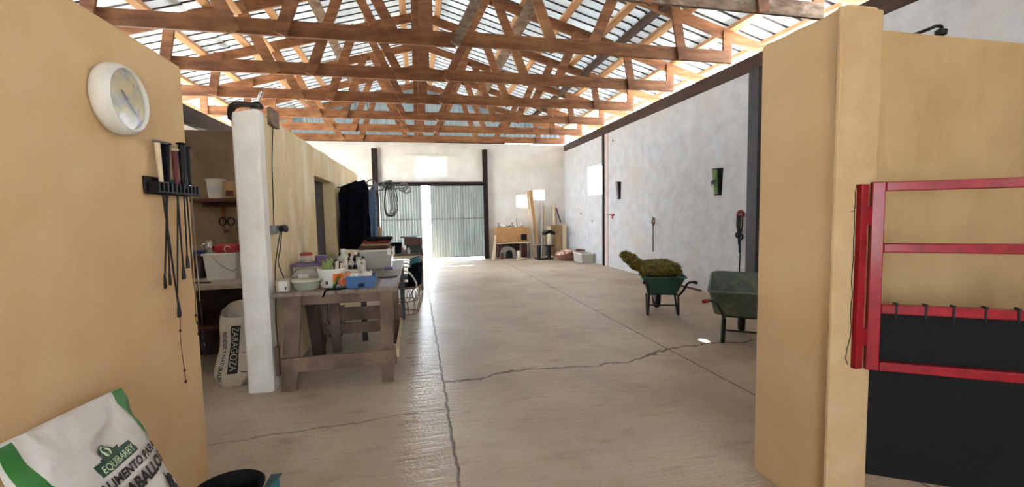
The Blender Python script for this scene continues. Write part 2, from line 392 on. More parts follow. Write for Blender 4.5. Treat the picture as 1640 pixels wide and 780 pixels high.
# roof sheeting: ribs run down the slope
HOLES = []
for (hx, hy) in ((3.18, 4.29), (3.69, 7.1)):                 # two small holes that let the sun through
    d = -SUN; t = (rz(hx+d.x*3.6/d.z, .14))/d.z
    hx2, hy2 = hx+d.x*t, hy+d.y*t; t = rz(hx2, .14)/d.z; HOLES.append((hx+d.x*t, hy+d.y*t))
def roof(ya_, yb_):
    mb = MB(); pitch = .25
    prof = [(0, 0), (.05, 0), (.095, 0), (.195, 0), (.207, .038), (.238, .038), (.25, 0)]
    for sgn in (-1, 1):
        rows = [.0, 1.9, 3.75, 5.72]
        y = ya_
        while y < yb_-.01:
            for i in range(3):
                r0, r1 = rows[i]-(0.0 if i == 0 else .12), rows[i+1]
                lift = .018*(2-i)
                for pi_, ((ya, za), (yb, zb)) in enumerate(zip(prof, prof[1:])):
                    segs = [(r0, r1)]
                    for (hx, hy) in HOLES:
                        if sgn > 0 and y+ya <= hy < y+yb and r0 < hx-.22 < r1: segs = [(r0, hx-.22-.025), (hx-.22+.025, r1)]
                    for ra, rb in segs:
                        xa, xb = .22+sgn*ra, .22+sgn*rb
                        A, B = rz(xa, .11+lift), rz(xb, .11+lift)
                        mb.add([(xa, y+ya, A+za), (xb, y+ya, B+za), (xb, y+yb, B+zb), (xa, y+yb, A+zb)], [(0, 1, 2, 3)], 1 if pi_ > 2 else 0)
            y += pitch
    return mb
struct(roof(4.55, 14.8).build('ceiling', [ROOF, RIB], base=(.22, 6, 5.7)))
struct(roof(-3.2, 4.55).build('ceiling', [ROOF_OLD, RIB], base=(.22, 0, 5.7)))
struct(MB().poly([(-5, -3.1, 3.83), (5.2, -3.1, 3.83), (5.2, -3.1, rz(5.2, .08)), (.22, -3.1, rz(.22, .08)), (-5, -3.1, rz(-5, .08))], (0, .03, 0)).build('wall_back', GABLE))
# left foreground wall, partition wall, tack-room wall
struct(MB().box((-1.42, -3, 0), (-1.19, 2.67, 2.31)).build('wall_left_front', YEL, bevel=.02))
def rough_top(mb_, x0, x1, y0, y1, z0, zf, step=.15):
    y = y0
    rings = []
    n = max(2, int((y1-y0)/step))
    for i in range(n+1):
        y = y0+(y1-y0)*i/n; z = zf(y)
        rings.append([Vector((x0, y, z0)), Vector((x1, y, z0)), Vector((x1, y, z-.03)), Vector((x1-.025, y, z)), Vector((x0+.025, y, z)), Vector((x0, y, z-.03))])
    mb_.loft(rings)
zt = lambda y: 2.40+.02*(y-4.1)/3+.02*noise.noise(Vector((y*1.7, 0, 0)))
mb = MB(); rough_top(mb, -1.46, -1.25, 4.12, 5.93, 0, zt); rough_top(mb, -1.46, -1.25, 5.93, 7.3, 2.03, zt); rough_top(mb, -1.46, -1.25, 7.3, 10.2, 0, zt)
struct(mb.build('wall_partition', PART, base=(-1.35, 4.1, 0)))
mb = MB(); rings = []
for i in range(14):
    z = 2.40*i/13; rings.append([Vector((x_, y_, z)) for x_, y_ in ((-1.46, 4.12), (-1.462, 4.03), (-1.44, 4.0), (-1.28, 3.995), (-1.252, 4.01), (-1.248, 4.12))])
for i, r in enumerate(rings[-1]): r.z += (-.07, -.07, -.03, .0, 0, 0)[i]
mb.loft(rings); struct(mb.build('wall_partition_end', WHITEWASH, base=(-1.35, 4.05, 0)))
struct(MB().box((-4.8, 5.4, 0), (-1.46, 5.55, 2.47)).build('wall_tack_room', TACK))
# door in the partition recess
d = MB().box((-1.455, 5.93, 0), (-1.42, 7.3, 2.03)).build('door_1', STEELGR); struct(d)
# right foreground block: aisle pier and stall wall
pz = lambda y: 2.385+.012*noise.noise(Vector((y*6, 3, 0)))
mb = MB(); rough_top(mb, 1.85, 2.06, 1.58, 2.04, 0, pz, .06)
struct(mb.build('wall_right_pier', YEL2, bevel=.012, base=(1.95, 1.8, 0)))
struct(MB().box((1.83, 1.574, 0), (2.065, 1.60, 2.375)).build('trim_3', PALE, bevel=.01))
struct(MB().box((2.05, 1.86, 0), (5.1, 2.02, 2.43)).build('wall_right_front', YEL3, bevel=.012))

# unseen wall behind the camera; its two openings are added for daylight
struct(wall_cells(MB(), 'y', -3.0, -.15, -5, 5.1, 0, 3.83, [(-.5, 1.1, .8, 2.0), (2.0, 2.6, 1.8, 2.6)]).build('wall_back', YEL2, base=(0, -3, 0)))

# windows
def window(n, axis, c, u0, u1, z0, z1, bars=(1, 1), depth=.05, out=.12):
    t = .04; mb = MB()
    def bx(a, b, e, f, th=depth):
        if axis == 'y': mb.box((a, c+out, e), (b, c+out+th, f))
        else: mb.box((c+out, a, e), (c+out+th, b, f))
    bx(u0, u1, z0, z0+t); bx(u0, u1, z1-t, z1); bx(u0, u0+t, z0+t, z1-t); bx(u1-t, u1, z0+t, z1-t)
    for i in range(1, bars[0]+1): u = u0+(u1-u0)*i/(bars[0]+1); bx(u-.012, u+.012, z0+t, z1-t, .02)
    for i in range(1, bars[1]+1): z = z0+(z1-z0)*i/(bars[1]+1); bx(u0+t, u1-t, z-.012, z+.012, .02)
    w_ = struct(mb.build(f'window_{n}', LAMPW))
    g = MB(); q = c+out+.03
    if axis == 'y': g.box((u0+.02, q, z0+.02), (u1-.02, q+.004, z1-.02))
    else: g.box((q, u0+.02, z0+.02), (q+.004, u1-.02, z1-.02))
    g.build('pane', GLASS, w_)
window(1, 'y', 14.4, .01, 1.01, 2.76, 3.36, (0, 0)); window(2, 'y', 14.4, 3.34, 3.73, 1.70, 2.11, (0, 0)); window(3, 'y', 14.4, 3.96, 4.36, 1.93, 2.29, (0, 0))
window(4, 'x', RX, 11.27, 12.33, 1.97, 2.84, (1, 3), out=.06)

# steel columns and lintel round the far doorway
def post(name, lo, hi, m, label, cat, bv=.006, group=None):
    return tag(MB().box(lo, hi).build(name, m, bevel=bv), label, cat, group)
def ipost(x0, x1, label):
    mb = MB(); mb.box((x0, 14.26, 0), (x1, 14.275, 3.62)).box((x0, 14.385, 0), (x1, 14.398, 3.62)).box(((x0+x1)/2-.01, 14.275, 0), ((x0+x1)/2+.01, 14.385, 3.62)).box((x0-.004, 14.255, 3.30), (x1+.004, 14.262, 3.33))
    return tag(mb.build('steel_column', STEELBR), label, 'column')
ipost(-1.31, -1.14, 'dark brown steel column rising left of the corrugated door, behind the hanging jackets')
ipost(2.21, 2.36, 'dark brown steel column at the right edge of the corrugated door')
tag(MB().box((-1.14, 14.29, 2.44), (2.21, 14.39, 2.56)).box((-1.14, 14.25, 2.44), (2.21, 14.29, 2.455)).box((-1.14, 14.25, 2.545), (2.21, 14.29, 2.56)).build('steel_lintel', STEELBR), 'dark brown steel lintel beam spanning over the corrugated double door', 'beam')
post('steel_column', (5.0, 5.56, 0), (5.098, 5.76, 3.6), STEELGR, 'dark grey steel column on the right wall beside the pier and red rope', 'column')
post('steel_column', (5.04, 11.10, 0), (5.098, 11.17, 3.6), STEELBR, 'thin brown steel column on the right wall beside the barred window', 'column')
tag(MB().box((5.085, 10.90, 0), (5.098, 11.10, 3.59)).build('timber_jamb', mat('pinkish_board', 'D8C6C0', 'CBB8B0', .8)), 'pale pinkish jamb board fixed beside the thin brown column on right wall', 'board')

# sliding door of corrugated sheet, two leaves
def door_leaf(n, x0, x1, seam=None):
    mb = MB(); p = .0875; y0 = 14.36
    for (za, zb) in ((.09, 2.44),):
        x = x0
        while x < x1-.01:
            pr = [(x, 0), (x+.04, 0), (x+.048, -.034), (x+.080, -.034), (x+p, 0)]
            pr = [(min(a, x1), b) for a, b in pr]
            for (xa, ya), (xb, yb) in zip(pr, pr[1:]):
                mb.add([(xa, y0+ya, za), (xb, y0+yb, za), (xb, y0+yb, zb), (xa, y0+ya, zb)], [(0, 1, 2, 3)])
            x += p
    dr = struct(mb.build(f'door_{n}', GALV, base=((x0+x1)/2, y0, 0)))
    fr = MB().box((x0, 14.30, 1.345), (x1, 14.335, 1.375)).box((x0, 14.345, .07), (x1, 14.36, .11)).box((x0, 14.33, .07), (x0+.02, 14.37, 2.44)).box((x1-.02, 14.33, .07), (x1, 14.37, 2.44))
    if seam: fr.box((seam, 14.325, .1), (seam+.02, 14.34, 2.44))
    fr.build('rail', GREYM, dr)
door_leaf(2, -1.12, .19); door_leaf(3, .47, 2.21, 1.50)

# =================================================================== ROOF TIMBER
def roof_truss(i, label, wm=WOOD, chord_m=None, wmat=None):
    Y = 4.62+1.605*i; C = .22
    t = thing('roof_truss', label, 'roof truss', (C, Y, 3.83), 0, None)
    jit = random.Random(i)
    ch = MB().box((C-4.8, Y-.025, 3.83), (C+.4, Y+.025, 4.03)).build('bottom_chord', wm, t, bevel=.004)
    MB().box((C+.35, Y-.07, 3.835), (C+4.8, Y-.025, 4.03)).build('bottom_chord', chord_m or wm, t, bevel=.004)
    for s_ in (-1, 1):
        a = Vector((C+s_*5.55, Y, 4.36+.28*(4.8-5.55)-.075)); b = Vector((C, Y, 4.36+.28*4.8-.075))
        MB().bar(a, b, .05, .17, (0, 0, 1)).build('rafter', wm, t, bevel=.004)
        def web(r0, r1, w_=.15, off=.05, m=None):
            x0 = C+s_*r0; x1 = C+s_*r1
            MB().bar((x0, Y-off-.004, 3.834), (x1, Y-off-.004, rz(x1)-.03), w_, .04, (0, 1, 0)).build('web', m or wm, t, bevel=.004)
        web(4.74, 4.74, .16, .03)
        web(3.90, 3.76, .15, .09)
        web(2.36, 2.85, .16, .05); web(1.84, 1.28, .16, .05)
        web(.38, 1.15, .14, .09, wmat if s_ > 0 else None)
    MB().box((C-.09, Y-.045, 3.83), (C+.09, Y-.0251, 5.66)).build('king_post', wm, t, bevel=.004)
    MB().box((C-.19, Y+.026, 3.84), (C-.11, Y+.066, 5.60)).build('king_post', wm, t, bevel=.004)
    return t
roof_truss(0, 'nearest roof truss, with a greyish knotty bottom beam cut off by the photo top', WOOD, WEATH)
roof_truss(1, 'brown pine roof truss whose beam crosses above the wall clock, second from camera', WOOD, None, WEATH)
roof_truss(2, 'pine roof truss whose beam starts at the corner of the ochre wall, third from camera')
roof_truss(3, 'brown pine roof truss passing just above the chrome pipe on the whitewashed wall end')
roof_truss(4, 'brown pine roof truss third from the far wall, above the jackets')
roof_truss(5, 'brown pine roof truss next to the one at the far wall')
roof_truss(6, 'brown pine roof truss resting directly along the far wall top')
# purlins carry the sheets
names = {.35: 'beside the ridge', 1.05: 'second below the ridge', 1.8: 'third below the ridge', 2.55: 'halfway down', 3.3: 'just below halfway', 4.05: 'third from the eave', 4.85: 'above the wall head', 5.5: 'at the outer eave'}
for s_, side in ((-1, 'left'), (1, 'right')):
    for r, wd in names.items():
        x = .22+s_*r
        a = math.atan(.28)*s_
        o = MB().bar((x, -3, rz(x, .05)), (x, 14.6, rz(x, .05)), .12, .08, (.28*s_, 0, 1)).build('purlin', PURL, bevel=.004)
        tag(o, f'light pine purlin running lengthwise under the {side} roof slope, {wd}', 'purlin')
# longitudinal weathered braces nailed to the webs
def brace(x, z, y0, y1, m, label, wd=.07, h=.14, tilt=0):
    tag(MB().bar((x, y0, z), (x+tilt, y1, z), wd, h, (.25*(1 if x > .22 else -1), 0, 1)).build('longitudinal_brace', m, bevel=.005), label, 'brace')
brace(2.05, 5.05, 1.4, 14.3, WEATH, 'grey weathered board running lengthwise right of the ridge through the trusses', .22, .04)
brace(-1.55, 5.1, 1.4, 14.3, WEATH, 'grey weathered board running lengthwise left of the ridge through the trusses', .18, .04)
brace(3.80, 4.62, 1.4, 14.3, DARKBEAM, 'dark brown beam running lengthwise under the right roof slope', .1, .12)
brace(-2.62, 4.72, 1.4, 14.3, PURL, 'pale board running lengthwise under the left roof slope', .12, .04)

# =================================================================== LEFT FOREGROUND WALL ITEMS
XW = -1.19
t = thing('wall_clock', 'round white-rimmed wall clock with a blurry picture face on the ochre wall', 'clock', (XW+.001, 2.085, 1.86))
c = (XW+.001, 2.085, 1.99)
MB().lathe([(.122, 0), (.136, .006), (.142, .02), (.141, .045), (.132, .064), (.124, .070), (.119, .066), (.1185, .052), (.01, .05)], c, 48, 'x').build('case', LAMPW, t, smooth=True)
MB().lathe([(.118, .0), (.118, .004)], (c[0]+.050, c[1], c[2]), 48, 'x').build('dial', CLOCKF, t)
MB().bar((c[0]+.057, c[1], c[2]), (c[0]+.057, c[1]+.055, c[2]-.045), .005, .002, (1, 0, 0)).build('hand', GREYM, t)
MB().bar((c[0]+.059, c[1], c[2]), (c[0]+.059, c[1]-.035, c[2]+.03), .008, .002, (1, 0, 0)).build('hand', BLACK, t)
MB().lathe([(.118, .0), (.08, .006), (.01, .010)], (c[0]+.061, c[1], c[2]), 40, 'x', cap=False).build('cover', glass_mat('clock_glass', 'FFFFFF', .15), t, smooth=True)

t = thing('whip_rack', 'black slotted rack holding riding whips on the ochre wall', 'rack', (XW, 2.44, 1.62))
MB().box((XW, 2.25, 1.62), (XW+.012, 2.64, 1.70)).build('backplate', BLACK, t, bevel=.003)
mb = MB()
for k in range(11):
    y = 2.27+k*.036; mb.box((XW+.012, y, 1.63), (XW+.055, y+.012, 1.675))
mb.box((XW+.012, 2.25, 1.625), (XW+.06, 2.645, 1.632)); mb.build('prongs', BLACK, t, bevel=.002)
# whips: (y top, z top, y bottom, z bottom, colour, kind)
CREAMH = mat('cream_leather_grip', 'D9C6A6', 'CBB694', .6)
WH_ = [(2.32, 1.86, 2.40, 1.02, CREAMH, 'flap', 'cream-handled riding whip with a metal cap, leftmost in the rack', .011),
       (2.36, 1.86, 2.33, 1.19, DARKCL, 'stub', 'black riding whip with a silver collar under its grip', .012),
       (2.40, 1.86, 2.30, 1.18, BLACK, 'stub', 'black riding whip third from the left in the rack', .012),
       (2.45, 1.84, 2.455, 1.20, MAROON, 'flap', 'maroon-gripped riding whip with a tan top in the rack', .011),
       (2.48, 1.84, 2.41, .69, BLACK, 'lash', 'black whip with the longest knotted lash hanging down the ochre wall', .008),
       (2.52, 1.88, 2.50, 1.25, BLACK, 'flap', 'thick black riding whip with a mushroom cap ending in a wide leather flap', .013),
       (2.55, 1.87, 2.57, .89, BLACK, 'lash', 'black whip second from the right with a thin dangling lash', .01),
       (2.58, 1.87, 2.61, .76, BLACK, 'lash', 'slim black whip at the right end of the rack beside the wall edge', .009)]
for i, (ya, za, yb, zb, gm, kd, lab, gr) in enumerate(WH_):
    X = XW+.034+(.006 if i % 2 else 0); ym = 2.29+i*.042+.01
    ym = ya+(yb-ya)*(za-1.65)/(za-zb)*.6
    t = thing('riding_whip', lab, 'whip', (X, ym, zb), 0, 'riding whips in the black rack')
    top = Vector((X, ya, za)); mid = Vector((X, ym, 1.66)); grip_e = top.lerp(mid, .92)
    MB().tube([top, top.lerp(grip_e, .5), grip_e], [gr*1.1, gr, gr*.85], 10).build('handle', gm, t, smooth=True)
    MB().lathe([(gr*.9, -.006), (gr*1.7, 0), (gr*1.8, .005), (gr*.8, .009)], top, 14).build('cap', GREYM if i in (0, 1) else (CREAMH if i == 3 else BLACK), t, smooth=True)
    MB().tube([grip_e, grip_e.lerp(mid, 1.2)], gr*.95, 10).build('collar', CHROME if i in (0, 1, 7) else BLACK, t)
    if kd == 'lash':
        ze = zb+(.45 if i == 4 else .3)
        e = Vector((X, yb-.012, ze)); MB().tube([mid, e], [.0042, .003], 6).build('shaft', CABLE if i != 7 else WEATH, t)
        pts = smooth_path([e, (X, yb, ze-.1), (X, yb-.014, ze-.22), (X, yb, zb+.06), (X, yb+.004, zb)], 4)
        l = MB().tube(pts, .0018, 5)
        for q in (.45, .75, 1): 
            pq = pts[int(q*(len(pts)-1))]; l.lathe([(.001, -.01), (.006, -.004), (.005, .004), (.001, .01)], pq, 8)
        l.build('lash', MAROON if i == 4 else CABLE, t)
    else:
        e = Vector((X, yb, zb+.04)); MB().tube([mid, e], [.0045, .0035], 6).build('shaft', CABLE, t)
        wf = .017 if kd == 'flap' else .010
        MB().poly([(X-.002, yb-wf*.4, zb+.07), (X-.002, yb+wf*.4, zb+.07), (X-.002, yb+wf, zb+.02), (X-.002, yb+wf*.9, zb), (X-.002, yb-wf*.9, zb), (X-.002, yb-wf, zb+.02)], (.005, 0, 0)).build('tongue', BLACK, t, bevel=.001)

# ---- feed sack, leaning on the ochre wall
def bag_surface(u, v):
    """u 0..1 along +y, v 0..1 up the front face"""
    y0, y1 = 1.345+.01*(1-v), 1.83+.03*(1-v)*(1.6 if v < .9 else 1)
    # neck narrows a touch at the top corner
    y = y0+(y1-y0)*u; z = .0+.915*v-.03*u*(v > .5)*(v-.5)*2
    bul = (math.sin(math.pi*min(max(u, 0), 1))**.55)*(.085*math.sin(math.pi*min(v, 1)**.8)**.7)
    x = -1.09+(.97-z)*.3-.02+bul
    n_ = Vector((y*5, z*4, 1.3)); x += .010*noise.noise(n_)-(.006+.02*(z > .76))*abs(noise.noise(Vector((y*3+z*7, y*9-z*3, 4.2))))-.014*abs(noise.noise(Vector((y*9-z*6, z*9+y*4, 9.2))))*(z > .72)
    return Vector((x, y, z))
t = thing('feed_sack', 'white and green horse feed sack with black lettering leaning on the ochre wall', 'sack', (-.95, 1.6, 0))
NU, NV = 56, 90
mb = MB(); fr = [[bag_surface(i/NU, j/NV) for i in range(NU+1)] for j in range(NV+1)]
vs = [p for r in fr for p in r]; fs = []; mi = []
for j in range(NV):
    for i in range(NU):
        fs.append((j*(NU+1)+i, j*(NU+1)+i+1, (j+1)*(NU+1)+i+1, (j+1)*(NU+1)+i))
mb.add(vs, fs)
bk = [[Vector((-1.09+(.97-r[i].z)*.3-.03-.12*math.sin(math.pi*min(max(i/NU, 0), 1))**.5*math.sin(math.pi*j/NV)**.5*.35, r[i].y, r[i].z)) for i in range(NU+1)] for j, r in enumerate(fr)]
vs = [p for r in bk for p in r]; k0 = len(mb.v); mb.add(vs, [tuple(reversed(f)) for f in fs])
side = []
n1 = NU+1
for j in range(NV):
    side += [(j*n1, (j+1)*n1, k0+(j+1)*n1, k0+j*n1), (j*n1+NU, k0+j*n1+NU, k0+(j+1)*n1+NU, (j+1)*n1+NU)]
for i in range(NU):
    side += [(i, k0+i, k0+i+1, i+1), (NV*n1+i, NV*n1+i+1, k0+NV*n1+i+1, k0+NV*n1+i)]
mb.f += side; mb.m += [0]*len(side)
mb.build('sack_body', SACK, t, smooth=True)
def on_bag(y, z, off=.003):
    """point of the front face at given y, z"""
    v = max(0, min(1, z/.915)); 
    for _ in range(3):
        y0, y1 = 1.345+.01*(1-v), 1.83+.03*(1-v)*(1.6 if v < .9 else 1); u = (y-y0)/(y1-y0)
        v = max(0, min(1, (z+.03*u*(v > .5)*(v-.5)*2)/.915))
    u = max(0, min(1, u)); p = bag_surface(u, v); return Vector((p.x+off, p.y, p.z))
def band(polyline_l, polyline_r, n=40, m=8, off=.002):
    g = MB(); vs = []
    for j in range(n+1):
        a = polyline_l(j/n); b = polyline_r(j/n)
        for i in range(m+1): vs.append(on_bag(a[0]+(b[0]-a[0])*i/m, a[1]+(b[1]-a[1])*i/m, off))
    g.add(vs, [(j*(m+1)+i, j*(m+1)+i+1, (j+1)*(m+1)+i+1, (j+1)*(m+1)+i) for j in range(n) for i in range(m)]); return g
def pl(pts):
    def f(t_):
        k = t_*(len(pts)-1); i = min(int(k), len(pts)-2); q = k-i; return (pts[i][0]+(pts[i+1][0]-pts[i][0])*q, pts[i][1]+(pts[i+1][1]-pts[i][1])*q)
    return f
band(pl([(1.353, .905), (1.353, .86), (1.357, .80), (1.362, .72), (1.365, .5), (1.365, .05)]), pl([(1.400, .905), (1.400, .84), (1.405, .78), (1.43, .72), (1.44, .5), (1.44, .05)])).build('green_border', GRN, t, smooth=True, ).__setitem__('label', 'green printed strip on the left side of the sack')
band(pl([(1.785, .90), (1.770, .85), (1.785, .79), (1.80, .74), (1.822, .70)]), pl([(1.828, .885), (1.826, .85), (1.828, .80), (1.832, .74), (1.84, .695)])).build('green_border', GRN, t, smooth=True).__setitem__('label', 'green printed strip down the right corner of the sack')
def bag_text(body, y0, z0, y1, size, m, name, bold=.0, off=.0065, rise=0):
    vs, fs = text_mesh(body, size, bold, fit=y1-y0)
    g = MB(); g.add([on_bag(y0+x, z0+yy+rise*x, off) for x, yy in vs], fs); return g.build(name, m, t)
band(pl([(1.528, .742), (1.536, .700)]), pl([(1.700, .742), (1.712, .700)]), 6, 24, .003).build('brand_banner', INKG, t)
bag_text('EQUIBARBY', 1.545, .7085, 1.695, .032, LGREEN, 'banner_lettering', .0002, .0065)
g = MB(); cvs = [on_bag(1.60, .752, .0035)]+[on_bag(1.60+.032*math.cos(a*math.pi/14), .740+.036*math.sin(a*math.pi/14), .0035) for a in range(15)]
g.add(cvs, [(0, i, i+1) for i in range(1, 15)]); g.add([on_bag(1.56, .741, .0035), on_bag(1.65, .741, .0035), on_bag(1.655, .752, .0035), on_bag(1.555, .748, .0035)], [(0, 1, 2, 3)]); g.build('round_emblem', INKG, t)
g = MB().tube([on_bag(1.60+.013*math.cos(R(a)), .757+.014*math.sin(R(a)), .005) for a in range(-60, 241, 20)], .0028, 6); g.build('emblem_horseshoe', LGREEN, t)
bag_text('ALIMENTO PARA', 1.500, .660, 1.812, .040, INK, 'lettering', .0014)
bag_text('CABALLOS', 1.535, .603, 1.818, .056, INK, 'lettering', .0026)
# horse head drawing
hh = [(0, 0), (.012, .05), (.02, .085), (.028, .115), (.036, .088), (.055, .094), (.078, .082), (.098, .062), (.112, .035), (.125, .0), (.13, -.05), (.11, -.07), (.09, -.05), (.07, -.06), (.03, -.10), (-.02, -.12), (-.02, -.06)]
g = MB(); cc = (.05, .0); ring = [on_bag(1.735+a*.85, .47+b, .004) for a, b in hh]; n = len(ring)
g.add([on_bag(1.735+cc[0]*.85, .47+cc[1], .004)]+ring, [(0, 1+i, 1+(i+1) % n) for i in range(n)]); g.build('horse_head_print', INK, t)
g = MB(); ring = [on_bag(1.735+a*.85, .47+b, .0052) for a, b in ((.07, .055), (.085, .062), (.10, .05), (.09, .03), (.075, .04))]; g.add(ring, [tuple(range(5))]); 
ring = [on_bag(1.735+a*.85, .47+b, .0052) for a, b in ((.026, .03), (.034, .075), (.03, .03), (.022, -.02))]; g.add(ring, [(0, 1, 2, 3)]); g.build('horse_head_highlight', SACK, t)

# black tub and teal scoop by the wall corner
t = thing('rubber_tub', 'black rubber feed tub on the floor beside the feed sack', 'tub', (-.90, 2.16, 0))
MB().lathe([(.11, .0), (.118, .01), (.138, .21), (.152, .235), (.156, .25), (.146, .256), (.130, .235), (.11, .03), (.01, .025)], (-.90, 2.16, 0), 40).build('tub_body', BLACKR, t, smooth=True)
t = thing('teal_dustpan', 'teal plastic corner sticking out to the right of the black tub', 'dustpan', (-.71, 2.18, 0))
MB().poly([(-.735, 2.10, 0), (-.700, 2.235, 0), (-.735, 2.235, 0)], (0, 0, .235)).build('pan_body', TEAL, t); MB().poly([(-.738, 2.09, .236), (-.690, 2.242, .236), (-.738, 2.242, .236)], (0, 0, .01)).build('rim', mat('dark_teal', '1E4A50', '183E44', .5), t)

# =================================================================== RIGHT FOREGROUND: GATE
t = thing('stall_gate', 'red steel stall gate hung with a black mat, hinged to the right pier', 'gate', (2.0, 1.58, .2))
D = Vector((.84, -.545, 0)).normalized(); N_ = Vector((.545, .84, 0)); G0 = Vector((2.0, 1.585, 0))
def gbar(u0, z0, u1, z1, wd=.045, dp=.04, off=0):
    a = G0+D*u0+Vector((0, 0, z0))+N_*off; b = G0+D*u1+Vector((0, 0, z1))+N_*off
    return MB().bar(a, b, dp, wd, N_ if False else (D if abs(u1-u0) < 1e-6 else (0, 0, 1)))
g = gbar(.05, .745, .05, 1.61, .05); g.f and None
g.build('upright', RED, t, bevel=.004)
gbar(1.3, .745, 1.3, 1.61, .05).build('upright', RED, t, bevel=.004)
for z in (1.588, 1.312, 1.033, .766): gbar(.075, z, 1.275, z, .042).build('rail', RED, t, bevel=.004)
mb = MB(); a = G0+D*.055+N_*.024
mb.bar(a+Vector((0, 0, .625)), G0+D*1.26+N_*.024+Vector((0, 0, .625)), .008, .80, (0, 0, 1)); mb.build('rubber_mat', BLACKR, t)
for i, u in enumerate((.13, .235, .33, .435, .54, .65, .76)):
    p = G0+D*u; b = MB().bar(p-N_*.022+Vector((0, 0, .995)), p-N_*.022+Vector((0, 0, 1.062)), .007, .004, tuple(N_)).bar(p-N_*.026+Vector((0, 0, 1.060)), p+N_*.004+Vector((0, 0, 1.060)), .009, .008)
    b.build('mat_hook', CABLE, t)
h = MB().box((1.945, 1.548, .755), (1.985, 1.574, 1.60)).build('hinge_plate', RED, t, bevel=.004)
for z in (1.46, .90):
    MB().bar((1.985, 1.558, z), (2.03, 1.565, z), .02, .08, (0, 0, 1)).build('hinge', RED, t, bevel=.004)
# crack in the plaster along the plate
mb = MB(); rr = random.Random(3)
pts = [(1.943, 1.572, 1.60), (1.935, 1.572, 1.56), (1.938, 1.572, 1.50), (1.932, 1.572, 1.48), (1.915, 1.572, 1.478)]
mb.tube(pts, .0018, 5); mb.tube([(1.935, 1.572, 1.50)]+[(1.938+rr.uniform(-.005, .004), 1.572, 1.45-.05*k) for k in range(12)]+[(1.92, 1.572, .84), (1.915, 1.572, .80), (1.93, 1.572, .77)], .002, 5)
mb.build('loose_wire', CABLE, t)

t = thing('wall_hook', 'black curved hook lying over the top edge of the ochre stall wall', 'hook', (2.86, 1.93, 2.43))
MB().tube(smooth_path([(2.70, 1.90, 2.437), (2.78, 1.89, 2.465), (2.84, 1.89, 2.488), (2.88, 1.89, 2.485), (2.875, 1.89, 2.44)], 5), .009, 8).build('arm', CABLE, t, smooth=True)
MB().lathe([(.008, -.02), (.026, -.012), (.028, .012), (.012, .022)], (2.878, 1.89, 2.455), 12).build('knob', BLACK, t, smooth=True)

